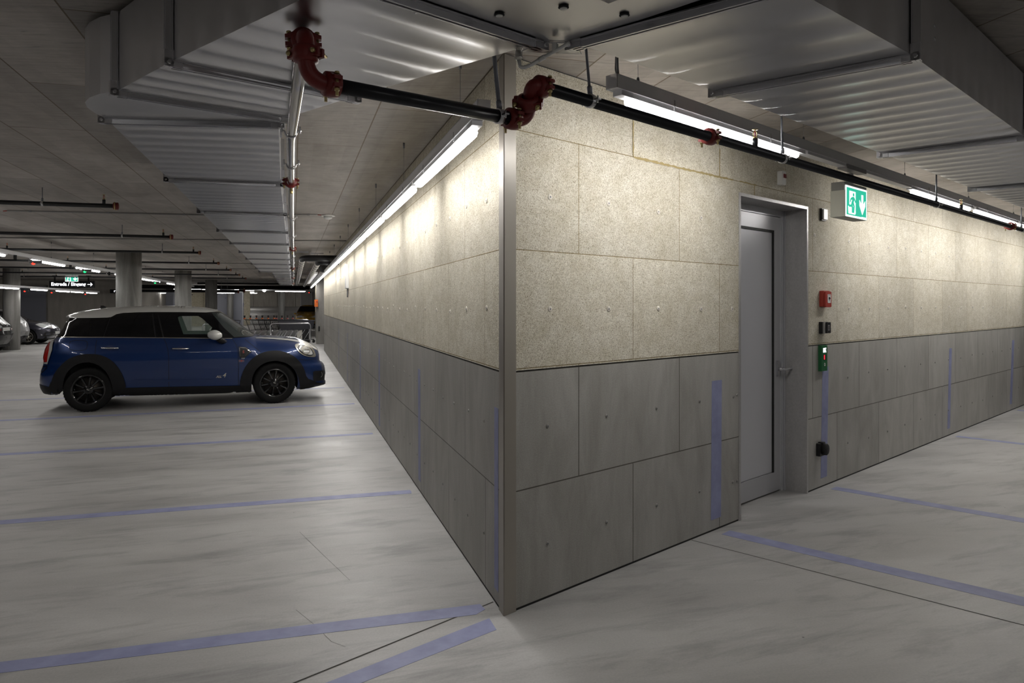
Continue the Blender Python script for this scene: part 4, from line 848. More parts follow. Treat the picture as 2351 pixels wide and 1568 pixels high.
class CarShape:
    def __init__(s, sil, wz, belt, n_end=4.2, n_top=3.6):
        s.sil = sil; s.wz = wz; s.belt = belt; s.ne = n_end; s.nt = n_top
        us = [p[0] for p in sil]; s.u0, s.u1 = min(us), max(us); s.um = (s.u0 + s.u1) / 2
        s.gu = np.linspace(s.u0, s.u1, 160); s.top = np.array([s._vert(u, max) for u in s.gu])
        zs = [p[1] for p in sil]; s.gz = np.linspace(min(zs), max(zs), 120)
        s.uf = np.array([s._hor(z, max) for z in s.gz]); s.ur = np.array([s._hor(z, min) for z in s.gz])
    def _cross(s, v, ax):
        r = []
        for a, b in zip(s.sil, s.sil[1:] + s.sil[:1]):
            if (a[ax] - v) * (b[ax] - v) <= 0 and a[ax] != b[ax]: t = (v - a[ax]) / (b[ax] - a[ax]); r.append(a[1 - ax] + (b[1 - ax] - a[1 - ax]) * t)
        return r
    def _vert(s, u, f): r = s._cross(min(max(u, s.u0 + 1e-4), s.u1 - 1e-4), 0); return f(r) if r else 1.0
    def _hor(s, z, f):
        r = s._cross(z, 1); return f(r) if r else s.um
    def Y(s, u, z):
        w = np.interp(z, [p[0] for p in s.wz], [p[1] for p in s.wz])
        ue = np.interp(z, s.gz, s.uf if u > s.um else s.ur); t = min(1.0, abs((u - s.um) / (ue - s.um + 1e-9)))
        e = max(0.0, 1 - t ** (s.ne * 2.2)) ** (1 / s.ne)
        zt = float(np.interp(u, s.gu, s.top)); zb = zt - .42; q = min(1.0, max(0.0, (z - zb) / (zt - zb + 1e-9)))
        return w * e * max(0.0, 1 - q ** s.nt) ** (1 / s.nt)
    def nrm(s, u, z, h=.012):
        du = (s.Y(u + h, z) - s.Y(u - h, z)) / (2 * h); dz = (s.Y(u, z + h) - s.Y(u, z - h)) / (2 * h)
        v = Vector((-du, 1, -dz)); v.y = max(v.y, .02); return v.normalized()
def skin(shape, polys, off=0.0, grid=.06, holes=(), both=True, side=-1, edge=.03, thick=0.0):
    """triangulate outlines given in side view and lay them on the car's flank"""
    vs, fs, ns = [], [], []
    for poly in polys:
        b = dens(poly, edge); pts = [Vector(p) for p in b]; m = len(b); edges = [(i, (i + 1) % m) for i in range(m)]
        for h in holes:
            hb = dens(h, edge); k = len(pts); pts += [Vector(p) for p in hb]; edges += [(k + i, k + (i + 1) % len(hb)) for i in range(len(hb))]
        x0, x1 = min(p[0] for p in b), max(p[0] for p in b); z0, z1 = min(p[1] for p in b), max(p[1] for p in b)
        if grid:
            for i in range(int((x1 - x0) / grid) + 1):
                for j in range(int((z1 - z0) / grid) + 1):
                    q = (x0 + grid * (i + .5 + .01 * (j % 2)), z0 + grid * (j + .5))
                    if pip(q[0], q[1], poly): pts.append(Vector(q))
        for i in range(m):                       # extra rows just inside the silhouette, where the skin turns over
            if shape.Y(*b[i]) < 2e-3:
                a_, c_ = b[i - 1], b[(i + 1) % m]; tx, tz = c_[0] - a_[0], c_[1] - a_[1]; L = math.hypot(tx, tz) or 1; nx, nz = -tz / L, tx / L
                if not pip(b[i][0] + nx * .002, b[i][1] + nz * .002, poly): nx, nz = -nx, -nz
                for d in (.0012, .004, .009, .017, .030):
                    q = (b[i][0] + nx * d, b[i][1] + nz * d)
                    if pip(q[0], q[1], poly): pts.append(Vector(q))
        r = geometry.delaunay_2d_cdt(pts, edges, [], 0, 1e-5); V2, F2 = r[0], r[2]
        k = len(vs)
        for p in V2:
            y = shape.Y(p.x, p.y); n = shape.nrm(p.x, p.y); ns.append(n)
            vs.append((p.x, 0.0, p.y) if y < 1e-3 and off < .0045 else (p.x + n.x * off * .6, y + off * max(n.y, .5), p.y + n.z * off * .6))
        for f in F2:
            c = (V2[f[0]] + V2[f[1]] + V2[f[2]]) / 3
            if pip(c.x, c.y, poly) and not any(pip(c.x, c.y, h) for h in holes): fs.append([k + i for i in f])
    return vs, fs, ns
def skin_obj(name, shape, polys, m, parent, off=0.0, sides=(-1, 1), **kw):
    vs, fs, ns = skin(shape, polys, off, **kw); VV, FF, NN = [], [], []
    if len(sides) == 2 and not any(v[1] < 1e-3 for v in vs):        # a flank piece: one object on each side of the car
        skin_obj(name, shape, polys, m, parent, off, (1,), **kw); sides = (-1,)
    cen = {}
    for s in sides:
        k = len(VV); ix = []
        for i, (v, n) in enumerate(zip(vs, ns)):
            mid = v[1] < 1e-3 and len(sides) == 2
            if mid and i in cen: ix.append(cen[i]); continue
            if mid: cen[i] = len(VV); ix.append(len(VV)); VV.append((v[0], 0.0, v[2])); NN.append(Vector((n.x, 0.0, n.z)).normalized() if abs(n.x) + abs(n.z) > 1e-5 else n)
            else: ix.append(len(VV)); VV.append((v[0], v[1] * s, v[2])); NN.append((n.x, n.y * s, n.z))
        for f in fs:
            a, b, c = [Vector(vs[i]) for i in f]; flip = ((b - a).cross(c - a).y > 0) != (s > 0)
            FF.append([ix[i] for i in (f[::-1] if flip else f)])
    me = bpy.data.meshes.new(name); me.from_pydata(VV, [], FF); me.materials.append(m); me.polygons.foreach_set('use_smooth', [True] * len(FF))
    me.normals_split_custom_set_from_vertices(NN)
    o = bpy.data.objects.new(name, me); COL.objects.link(o); o.parent = parent; return o
def line_poly(pts, w):
    L, Rr = [], []
    for i, p in enumerate(pts):
        a = pts[max(0, i - 1)]; b = pts[min(len(pts) - 1, i + 1)]; d = Vector((b[0] - a[0], b[1] - a[1])).normalized(); n = Vector((-d.y, d.x)) * w / 2
        L.append((p[0] + n.x, p[1] + n.y)); Rr.append((p[0] - n.x, p[1] - n.y))
    return L + Rr[::-1]
def wheel_house(parent, x, y, r, s, z, d=.3):
    mb = MB(); n = 16; A = [math.pi * k / n for k in range(n + 1)]
    o = [Vector((x + r * math.cos(a), y, z + r * math.sin(a))) for a in A]; i_ = [p - Vector((0, s * d, 0)) for p in o]
    lo = lambda p: Vector((p.x, p.y, .31))
    o = [lo(o[0])] + o + [lo(o[-1])]; i_ = [lo(i_[0])] + i_ + [lo(i_[-1])]
    for a, b, c, e in zip(o, o[1:], i_[1:], i_): mb.quad(a, b, c, e)
    mb.poly(i_); mb.build('wheel_house', BLKM, parent, True)
def circ(c, rx, rz, n=28, a0=0, a1=360): return [(c[0] + rx * math.cos(R_(a0 + (a1 - a0) * k / n)), c[1] + rz * math.sin(R_(a0 + (a1 - a0) * k / n))) for k in range(n)]
def wheel(parent, x, y, r, side, rim, name='wheel', spokes=10, w=.21, hubm=None, tyre_k=.68):
    t = bpy.data.objects.new(name, None); COL.objects.link(t); t.parent = parent; t.location = (x, y, r); s = side
    ri = r * tyre_k
    mb = MB(); mb.lathe([(ri, -w), (r * .93, -w), (r * .985, -w + .02), (r, -w + .05), (r, -.05), (r * .985, -.02), (r * .95, -.006), (r * .88, 0), (ri + .012, -.006), (ri, -.015)], (0, 0, 0), (0, s, 0), 48, False)
    for k in range(44):
        a = 2 * math.pi * k / 44; mb.box((math.cos(a) * (r - .0035), s * -.035, math.sin(a) * (r - .0035)), (.012, .05, .006), M=Matrix.Rotation(-a + math.pi / 2, 3, 'Y'))
    mb.build('tyre', RUBBER, t, True)
    mb = MB(); mb.lathe([(ri + .004, -.012), (ri - .006, -.008), (ri - .022, -.016), (ri - .03, -.05), (ri - .035, -w)], (0, 0, 0), (0, s, 0), 48, False)
    for k in range(spokes):
        a = 2 * math.pi * (k + .25) / spokes; ca, sa = math.cos(a), math.sin(a); R3 = Vector((ca, 0, sa)); T3 = Vector((-sa, 0, ca)); O = Vector((0, s, 0))
        pr = [(.045, .020, -.030), (ri * .45, .017, -.022), (ri * .80, .020, -.018), (ri - .012, .030, -.022)]
        rg = [[R3 * q + T3 * h + O * (d - .018), R3 * q + T3 * h * .55 + O * d, R3 * q - T3 * h * .55 + O * d, R3 * q - T3 * h + O * (d - .018)] for q, h, d in pr]
        mb.rings(rg, smooth=False)
    mb.lathe([(.070, -.045), (.066, -.026), (.063, -.024), (.034, -.022), (.033, -.012), (.001, -.012)], (0, 0, 0), (0, s, 0), 24)
    mb.build('rim', rim, t, True)
    mb = MB(); mb.lathe([(.030, -.009), (.028, -.006), (.001, -.006)], (0, 0, 0), (0, s, 0), 20); hc = mb.build('hub_cap', BLKP, t, True)
    if hubm: mb = MB(); mb.box((0, s * -.005, 0), (.034, .003, .009), M=Matrix.Rotation(R_(20), 3, 'Y')); mb.build('hub_emblem', hubm, hc, True)
    mb = MB(); mb.lathe([(ri * .82, -w * .62), (ri * .82, -w * .55), (.001, -w * .55)], (0, 0, 0), (0, s, 0), 28); mb.build('brake_disc', mat('brake', (.10, .09, .08), .5, .6) if 'brake' not in MATS else MATS['brake'], t, True)
    return t
CAR = {
 'SIL': [(-0.669,0.507),(-0.666,0.604),(-0.641,0.661),(-0.613,0.748),(-0.613,0.835),(-0.603,0.932),(-0.566,1.057),(-0.524,1.086),(-0.474,1.128),(-0.313,1.397),(-0.367,1.411),(-0.356,1.439),(-0.262,1.473),(-0.159,1.497),(-0.004,1.526),(0.136,1.545),(0.348,1.561),(0.563,1.571),(0.836,1.577),(1.132,1.577),(1.397,1.564),(1.55,1.55),(1.685,1.522),(1.786,1.491),(2.038,1.312),(2.301,1.118),(2.398,1.1),(2.602,1.084),(2.788,1.07),(2.955,1.052),(3.039,1.024),(3.145,0.974),(3.241,0.922),(3.305,0.877),(3.327,0.778),(3.329,0.672),(3.391,0.633),(3.423,0.599),(3.428,0.466),(3.408,0.379),(3.428,0.334),(3.419,0.294),(3.209,0.25),(3.018,0.197),(2.872,0.225),(2.197,0.2),(1.998,0.193),(0.799,0.205),(0.366,0.205),(-0.364,0.281),(-0.482,0.294),(-0.616,0.327),(-0.65,0.4)],
 'roof': [(-0.367,1.411),(-0.356,1.439),(-0.262,1.473),(-0.159,1.497),(-0.004,1.526),(0.136,1.545),(0.348,1.561),(0.563,1.571),(0.836,1.577),(1.132,1.577),(1.397,1.564),(1.55,1.55),(1.685,1.522),(1.786,1.491),(1.578,1.472),(1.302,1.478),(0.891,1.481),(0.635,1.478),(0.419,1.469),(0.334,1.451),(0.291,1.425),(0.263,1.408),(0.206,1.4),(0.031,1.397),(-0.185,1.396),(-0.313,1.397),(-0.364,1.403)],
 'green': [(-0.313,1.397),(-0.185,1.396),(0.031,1.397),(0.206,1.4),(0.263,1.408),(0.291,1.425),(0.334,1.451),(0.419,1.469),(0.635,1.478),(0.891,1.481),(1.302,1.478),(1.578,1.472),(1.786,1.491),(2.038,1.312),(2.301,1.118),(2.277,1.089),(2.038,1.065),(1.968,1.062),(0.983,1.088),(0.162,1.11),(-0.465,1.127)],
 'clear': [(1.179,1.402),(1.207,1.418),(1.469,1.417),(1.527,1.379),(1.675,1.236),(1.631,1.132),(1.26,1.137),(1.189,1.355)],
 'screen': [(1.786,1.491),(2.038,1.312),(2.301,1.118),(2.177,1.094),(1.998,1.080),(1.841,1.234),(1.656,1.470)],
 'belt': [(-0.378,1.126),(0.162,1.112),(0.983,1.09),(1.968,1.064),(1.968,1.053),(0.983,1.08),(0.162,1.1),(-0.389,1.114)],
 'tail': [(-0.566,1.047),(-0.516,1.052),(-0.529,0.93),(-0.553,0.76),(-0.596,0.757),(-0.61,0.825),(-0.6,0.951)],
 'tailch': [(-0.513,1.062),(-0.472,1.069),(-0.489,0.929),(-0.529,0.794),(-0.549,0.728),(-0.593,0.734),(-0.596,0.753),(-0.553,0.756),(-0.529,0.93)],
 'head': [(2.909,0.944),(2.997,0.964),(3.124,0.94),(3.209,0.868),(3.252,0.779),(3.247,0.731),(3.145,0.734),(3.029,0.774),(2.945,0.863)],
 'headin': [(2.966,0.906),(3.018,0.929),(3.124,0.903),(3.188,0.836),(3.209,0.763),(3.124,0.761),(3.039,0.806),(2.98,0.86)],
 'cladR': [(-0.519,0.303),(-0.499,0.482),(-0.457,0.597),(-0.389,0.692),(-0.296,0.788),(-0.194,0.838),(-0.073,0.863),(0.031,0.862),(0.136,0.844),(0.242,0.793),(0.33,0.711),(0.401,0.598),(0.451,0.466),(0.476,0.334),(0.375,0.204),(0.295,0.222),(0.295,0.312),(0.277,0.432),(0.224,0.574),(0.136,0.677),(0.031,0.729),(-0.038,0.741),(-0.142,0.728),(-0.228,0.678),(-0.305,0.592),(-0.347,0.476),(-0.364,0.281)],
 'cladF': [(2.077,0.304),(2.093,0.405),(2.141,0.573),(2.237,0.708),(2.358,0.801),(2.48,0.843),(2.613,0.855),(2.726,0.84),(2.861,0.789),(2.987,0.688),(3.071,0.544),(3.109,0.39),(3.23,0.33),(3.23,0.254),(3.018,0.197),(3.002,0.241),(2.997,0.306),(2.966,0.449),(2.892,0.571),(2.788,0.65),(2.664,0.686),(2.582,0.688),(2.459,0.666),(2.348,0.588),(2.277,0.484),(2.257,0.335),(2.257,0.186),(2.197,0.2)],
 'sill': [(0.446,0.342),(1.058,0.333),(2.085,0.31),(2.237,0.198),(2.197,0.195),(1.998,0.193),(0.799,0.205),(0.366,0.205)],
 'bumpR': [(-0.663,0.449),(-0.533,0.395),(-0.507,0.482),(-0.506,0.303),(-0.482,0.294),(-0.616,0.327),(-0.65,0.4)],
 'bumpF': [(3.109,0.39),(3.23,0.341),(3.262,0.318),(3.423,0.308),(3.415,0.286),(3.209,0.25),(3.018,0.197),(3.008,0.241)],
 'grille': [(3.209,0.491),(3.241,0.505),(3.391,0.52),(3.397,0.445),(3.393,0.357),(3.23,0.33),(3.213,0.364)],
 'scut': [(2.063,0.931),(2.173,0.918),(2.261,0.846),(2.167,0.751),(2.077,0.749)],
 'scutch': [(2.077,0.914),(2.167,0.906),(2.237,0.847),(2.157,0.774),(2.085,0.772)],
 'seam1': [(0.083,1.065),(0.069,0.976),(0.063,0.857),(0.059,0.728)],
 'seam2': [(0.987,1.08),(1.02,0.998),(1.043,0.915),(1.058,0.792),(1.058,0.333)],
 'seam3': [(1.972,1.053),(2.028,0.957),(2.057,0.851),(2.061,0.681),(2.061,0.311)],
 'seam4': [(2.157,1.044),(2.277,0.942),(2.403,0.826)],
 'flap': [(-0.236,1.067),(-0.073,1.064),(-0.038,1.038),(-0.042,0.959),(-0.073,0.914),(-0.236,0.918),(-0.276,0.944),(-0.276,1.032),(-0.236,1.067)],
 'mould': [(0.572,0.462),(0.599,0.424),(1.207,0.407),(1.88,0.398),(1.923,0.412),(1.88,0.422),(1.207,0.434),(0.617,0.456)],
 'hoodst': [(2.318,1.067),(2.582,1.06),(2.851,1.038),(3.039,1.003),(3.166,0.946),(3.294,0.855),(3.284,0.836),(3.124,0.931),(2.976,0.986),(2.809,1.015),(2.582,1.041),(2.318,1.056)],
 'misc': [(0.139,0.949),(0.378,0.944),(1.101,0.92),(1.343,0.915),(1.729,1.124),(1.623,1.126),(1.729,1.208),(1.763,1.057),(1.88,0.992),(0.026,1.581),(0.136,1.532),(1.821,0.478),(2.105,0.704),(2.121,0.845),(-0.032,0.324),(2.608,0.325),(-0.279,0.989),(-0.608,0.68),(-0.558,0.698),(-0.575,0.64),(-0.62,0.612)],
 'seamq': [(0.256,1.396),(0.171,1.111)],
 'pillB': [(0.827,1.453),(0.873,1.094)],
 'pillC': [(0.9,1.457),(0.983,1.088)],
 'fin': [(0.026,1.526),(0.026,1.575),(0.057,1.579),(0.11,1.551),(0.136,1.54),(0.136,1.536)],
 'reflect': [(-0.641,0.623),(-0.608,0.695),(-0.558,0.698),(-0.566,0.669),(-0.616,0.614)],
}
car = thing('car', 'blue compact car with white roof and black wheels parked nose to the left wall', 'car', (-3.919, 8.669, 0), math.atan2(8.898 - 8.669, -1.339 + 3.919))
# local: x forward, -y towards the camera, wheels' outer faces at y=0 of the contact line
cb = car
YW = .865
def shift(o): return o
S_ = CAR
sil = S_['SIL']
WZ = [(.15, .76), (.30, .845), (.45, .875), (.60, .895), (.75, .900), (.88, .893), (.98, .872), (1.06, .845), (1.12, .825), (1.30, .745), (1.45, .665), (1.6, .60)]
# outlines were read on the plane of the near wheels: move each point back to where it lies on the rounded body
KU = lambda u: .148 - .281 * (u + .63) / 4.05
def back(u, z, dep): return (round(u - dep * KU(u), 4), round(1.59 - (1.59 - z) * (1 + dep * .082), 4))
def sil_dep(u, z):
    if z < .36 and -.45 < u < 3.1: return .03
    if u < -.40: return .54
    if u > 3.12: return .45
    return .55
sil0 = list(sil); sil = [back(u, z, sil_dep(u, z)) for u, z in sil0]; LUT = dict(zip(sil0, sil))
cs = CarShape(sil, WZ, 1.09)
def warp(q):
    if q in LUT: return LUT[q]
    u, z = q
    for _ in range(4): u, z = back(q[0], q[1], YW - cs.Y(u, z)) if cs.Y(u, z) > .02 else (u, z)
    return (u, z)
for k_ in list(S_): S_[k_] = [warp(tuple(q)) for q in S_[k_]] if k_ not in ('SIL', 'misc') else S_[k_]
S_['SIL'] = sil
for k_ in ('cladR', 'cladF'): S_[k_] = chaikin(S_[k_], 1)
for k_ in ('head', 'headin', 'flap'): S_[k_] = chaikin(S_[k_] if k_ != 'flap' else S_[k_][:-1], 2)
S_['flap'] = S_['flap'] + S_['flap'][:1]
root = car
off_e = bpy.data.objects.new('body_shell', None)       # body frame: centre line of the car
bpy.data.objects.remove(off_e)
car.location = Vector(car.location) + Matrix.Rotation(car.rotation_euler.z, 3, 'Z') @ Vector((0, YW, 0))
def opening(x, r): return circ((x, .33), r, r, 32)
holeR, holeF = opening(-.032, .412), opening(2.608, .368)
body = sil[:9] + [warp(q) for q in ((.162, 1.112), (.983, 1.090), (1.968, 1.064), (2.10, 1.075), (2.277, 1.089), (2.301, 1.118))] + sil[26:]
skin_obj('body', cs, [body], BLUE, car, 0, holes=[holeR, holeF], grid=.04, edge=.025)
skin_obj('roof', cs, [S_['roof']], CARW, car, .002, grid=.04, edge=.02)
gr = skin_obj('side_glass', cs, [S_['green']], DGLASS, car, 0, holes=[S_['clear'], S_['screen']], grid=.06)
skin_obj('front_window', cs, [S_['clear']], CGLASS, car, -.004, grid=.06)
skin_obj('windscreen', cs, [S_['screen']], mat('windscreen_glass', (.035, .042, .04), .04, coat=.3), car, 0, grid=.05)
skin_obj('belt_trim', cs, [S_['belt']], SATIN, car, .006, grid=0)
skin_obj('wheel_arch_trim', cs, [S_['cladR']], CLAD, car, .014, grid=.05); skin_obj('wheel_arch_trim', cs, [S_['cladF']], CLAD, car, .014, grid=.05)
skin_obj('sill', cs, [S_['sill']], CLAD, car, .006, grid=.05)
skin_obj('bumper_lower', cs, [S_['bumpR']], CLAD, car, .008, grid=.05); skin_obj('bumper_lower', cs, [S_['bumpF']], CLAD, car, .008, grid=.05)
fg = skin_obj('fog_lamp_recess', cs, [S_['grille']], BLKP, car, .006, grid=.05)
skin_obj('fog_lamp', cs, [line_poly([(3.355, .475), (3.375, .44), (3.37, .40), (3.35, .385)], .012)], CHROME, fg, .010, grid=0)
tl = skin_obj('tail_light', cs, [S_['tail']], REDL, car, .014, grid=.02, edge=.015)
skin_obj('tail_light_surround', cs, [S_['tailch']], mat('bright_trim', (.55, .55, .53), .2, .35), tl, .016, grid=.02, edge=.015)
hd = skin_obj('headlight', cs, [S_['head']], SATIN, car, .012, grid=.025, edge=.015)
skin_obj('lens', cs, [S_['headin']], LENS, hd, .020, grid=.025, edge=.015)
skin_obj('lens_rim', cs, [line_poly(S_['headin'] + S_['headin'][:1], .012)], BLKP, hd, .022, grid=0)
skin_obj('lens_bar', cs, [[(3.08, .86), (3.17, .85), (3.17, .835), (3.08, .845)]], CHROME, hd, .026, grid=0)
skin_obj('lens_ring', cs, [line_poly(circ((3.105, .838), .062, .058, 20) + circ((3.105, .838), .062, .058, 20)[:1], .016)], CHROME, hd, .024, grid=0)
skin_obj('lens_bar', cs, [[(3.06, .83), (3.15, .825), (3.15, .805), (3.06, .81)]], PRINT, hd, .026, grid=0)
sc = skin_obj('side_scuttle', cs, [S_['scut']], BLKP, car, .010, grid=0)
skin_obj('scuttle_rim', cs, [line_poly(S_['scutch'] + S_['scutch'][:1], .016)], CHROME, sc, .014, grid=0)
skin_obj('scuttle_bar', cs, [[(2.10, .763), (2.165, .763), (2.15, .738), (2.105, .738)]], CHROME, sc, .014, grid=0)
skin_obj('bonnet_stripe', cs, [S_['hoodst']], CARW, car, .004, grid=0)
skin_obj('flank_moulding', cs, [S_['mould']], BLUE, car, .010, grid=0)
for nm in ('seam1', 'seam2', 'seam3', 'seam4', 'flap', 'seamq'):
    skin_obj('fuel_flap_gap' if nm == 'flap' else 'panel_gap', cs, [line_poly(S_[nm], .006)], BLKM, car, .0025, grid=0)
for nm in ('pillB', 'pillC'): skin_obj('pillar', cs, [line_poly(S_[nm], .020)], BLKP, gr, .004, grid=0)
skin_obj('bumper_gap', cs, [line_poly([(2.985, .70), (3.10, .688), (3.28, .685)], .007)], BLKM, car, .0025, grid=0)
skin_obj('bumper_reflector', cs, [line_poly(S_['reflect'] + S_['reflect'][:1], .012)], CHROME, car, .008, grid=0)
for s in (-1, 1):
    yy = lambda u, z, d=0: s * (cs.Y(u, z) + d)
    for a, b in (((.139, .949), (.378, .944)), ((1.101, .920), (1.343, .915))):
        mb = MB(); mb.tube([(a[0], yy(*a, .004), a[1]), (a[0] + .02, yy(*a, .032), a[1]), (b[0] - .02, yy(*b, .032), b[1]), (b[0], yy(*b, .004), b[1])], .012, 10); h = mb.build('door_handle', CHROME, car, True)
        c = ((a[0] + b[0]) / 2, (a[1] + b[1]) / 2)
        vs = circ(c, .055, .042, 20); mb = MB(); mb.prism(vs, 0, .002, lambda x, z, y: Vector((x, yy(x, z, .0015 + y), z))); mb.build('handle_cup', mat('blue_cup', (.004, .02, .10), .3, coat=1) if 'blue_cup' not in MATS else MATS['blue_cup'], h, True)
    # mirror: rounded white shell on a black foot
    mc = Vector((1.715, s * .985, 1.128)); mb = MB()
    rg = []
    for k in range(9):
        q = k / 8; rr = math.sin(math.pi * (.06 + .90 * q)) ** .6; xk = -.105 + .21 * q
        rg.append([mc + Vector((xk, .095 * rr * math.cos(a), .080 * rr * math.sin(a) - .012 * q)) for a in [2 * math.pi * j / 18 for j in range(18)]])
    mb.rings(rg); mr = mb.build('door_mirror', CARW, car, True)
    mb = MB(); mb.tube([mc + V(.05, -s * .02, -.06), mc + V(.11, -s * .08, -.11), mc + V(.15, -s * .14, -.115)], [.05, .045, .03], 10); mb.build('mirror_foot', CLAD, mr, True)
    for x in (-.032, 2.608): wheel(car, x, s * YW, .330, s, RIMB, hubm=SATIN)
    for x in (-.032, 2.608): wheel_house(car, x, s * .82, .40 if x < 1 else .375, s, .33)
    # badges
    b_ = text('badge_lettering', 'ALL', .048, SATIN, car, (1.775, yy(1.80, .47, .004), .462), (R_(90), R_(0), R_(180 if s > 0 else 0)), bold=.001, cu_shear=.3)
    text('badge_lettering', '4', .10, SATIN, car, (1.855, yy(1.855, .48, .004), .480), (R_(90), 0, R_(180 if s > 0 else 0)), bold=.001, cu_shear=.3)
    text('scuttle_letter', 'S', .058, mat('badge_pink', (.45, .10, .09), .4) if 'badge_pink' not in MATS else MATS['badge_pink'], sc, (2.135, yy(2.13, .845, .018), .845), (R_(90), 0, R_(180 if s > 0 else 0)), bold=.002)
    fx, fz = 2.105, .704; mb = MB(); y_ = yy(fx, fz, .004)
    fb = MB(); fb.box((fx, y_, fz), (.075, .003, .036)); flag = fb.build('flag_badge', mat('flag_white', (.30, .27, .28), .4) if 'flag_white' not in MATS else MATS['flag_white'], car, True)
    mb.box((fx, y_ + s * .002, fz), (.075, .003, .007)); mb.box((fx, y_ + s * .002, fz), (.010, .003, .036)); mb.build('flag_cross', REDL, flag, True)
    mb = MB(); [mb.box((fx + i * .022, y_ + s * .001, fz + j * .011), (.02, .003, .009)) for i in (-1, 1) for j in (-1, 1)]; mb.build('flag_field', BLUE, flag, True)
mb = MB(); mb.prism([(.02, 1.52), (.02, 1.578), (.06, 1.580), (.10, 1.555), (.15, 1.535), (.15, 1.52)], -.016, .016, lambda x, z, y: Vector((x, y, z))); mb.build('roof_antenna', BLKP, car, True)
mb = MB(); mb.bx((.35, -.70, .21), (2.22, .70, .34)); mb.bx((-.30, -.60, .32), (2.25, .60, .62)); mb.bx((2.25, -.56, .34), (2.95, .56, .80)); mb.bx((-.45, -.55, .36), (-.25, .55, .7)); mb.bx((2.95, -.5, .30), (3.2, .5, .6)); mb.build('underbody', BLKM, car, True)
# cabin: seats, dashboard, wheel
mb = MB(); mb.bx((2.0, -.62, .6), (2.26, .62, 1.02)); mb.build('dashboard', BLKM, car, True)
for y in (-.36, .36):
    mb = MB(); mb.box((.98, y, .92), (.14, .46, .62), M=Matrix.Rotation(R_(-14), 3, 'Y')); mb.box((.86, y, 1.30), (.10, .24, .16)); mb.bx((1.0, y - .23, .5), (1.5, y + .23, .68)); mb.build('seat', BLKM, car, True)
mb = MB(); mb.bx((-.3, -.62, .55), (.30, .62, 1.10)); mb.bx((.2, -.6, .6), (.36, .6, 1.2)); mb.build('seat', BLKM, car, True)
F_ = frame_of((1, 0, .45)); mb = MB(); c = Vector((1.83, .36, 1.06)); mb.tube([c + F_.col[0] * .175 * math.cos(t) + F_.col[1] * .175 * math.sin(t) for t in [2 * math.pi * k / 24 for k in range(25)]], .014, 8); mb.tube([c, c + V(.2, 0, -.12)], .02, 8); mb.build('steering_wheel', BLKP, car, True)
mb = MB(); [mb.tube([(-.52, -.48, .325), (-.615, -.48, .325)], .028, 12)]; mb.build('exhaust', CHROME, car, True)
mb = MB(); mb.box((3.425, 0, .56), (.012, .52, .11)); mb.build('number_plate', PLATE, car, True)

# ---------------------------------------------------------------- the cars further back
def other_car(label, loc, rz, paint_, sil, glass, wheels, tails, heads, wz=None, r=.31, plate=None, extra=None):
    t = thing('car', label, 'car', loc, rz)
    cs = CarShape(sil, wz or [(.15, .74), (.35, .83), (.6, .88), (.8, .875), (.95, .84), (1.3, .68), (1.5, .58)], .95, 4.0, 4.5)
    holes = [circ((x, r), r * 1.14, r * 1.14, 24) for x in wheels]
    skin_obj('body', cs, [sil], paint_, t, 0, holes=holes, grid=.07)
    skin_obj('glass', cs, [glass], DGLASS, t, .004, grid=.08)
    for p in tails: skin_obj('tail_light', cs, [p], REDL, t, .010, grid=.05)
    for p in heads: skin_obj('headlight', cs, [p], LENS, t, .010, grid=.05)
    for s in (-1, 1):
        for x in wheels: wheel(t, x, s * .83, r, s, SATIN if paint_ is not YELLOW else RIMB, spokes=8, tyre_k=.66)
        for x in wheels: wheel_house(t, x, s * .80, r * 1.14, s, r)
        mx = max(p[0] for p in glass) - .42; mb = MB(); rg = [[Vector((mx + .09 * (q - .5), s * (.90 + .0) + .085 * rr * math.cos(a), .98 + .065 * rr * math.sin(a))) for a in [2 * math.pi * j / 12 for j in range(12)]] for q, rr in ((0, .7), (.3, 1), (.7, .9), (1, .5))]; mb.rings(rg); mb.build('door_mirror', paint_, t, True)
    u0, u1 = cs.u0, cs.u1; mb = MB(); mb.bx((u0 + .2, -.68, .18), (u1 - .2, .68, .5)); mb.build('underbody', BLKM, t, True)
    for nm, pl, m in (extra or []): skin_obj(nm, cs, [pl], m, t, .012, grid=0)
    if plate:
        x, z, sgn = plate; mb = MB(); mb.box((x, 0, z), (.02, .50, .11)); mb.build('number_plate', PLATE, t, True)
    return t
hatch = [(-.62, .42), (-.66, .60), (-.60, .92), (-.52, 1.02), (-.22, 1.36), (.0, 1.42), (.6, 1.47), (1.2, 1.44), (1.6, 1.32), (2.25, .98), (2.8, .90), (3.15, .78), (3.32, .62), (3.34, .42), (3.2, .22), (2.0, .20), (.5, .20), (-.5, .26)]
hglass = [(-.46, 1.02), (-.16, 1.34), (.3, 1.40), (1.1, 1.39), (1.55, 1.28), (2.10, 1.0), (1.2, .96), (0, .98)]
gl = .62
other_car('dark grey car at the back left, its nose and headlight showing beyond the column', (-13.72, 31.2, 0), R_(-2), DGREY, hatch, hglass, (0, 2.5), [], [[(2.78, .80), (2.95, .88), (3.2, .74), (3.26, .64), (3.0, .68)]], extra=[('grille', [(3.05, .32), (3.3, .34), (3.31, .50), (3.12, .48)], BLKP), ('fog_lamp', [(2.98, .36), (3.03, .36), (3.03, .42), (2.98, .42)], CHROME), ('panel_gap', line_poly([(2.82, .62), (2.79, .45), (2.80, .28)], .012), BLKM)], plate=(3.335, .45, 1))
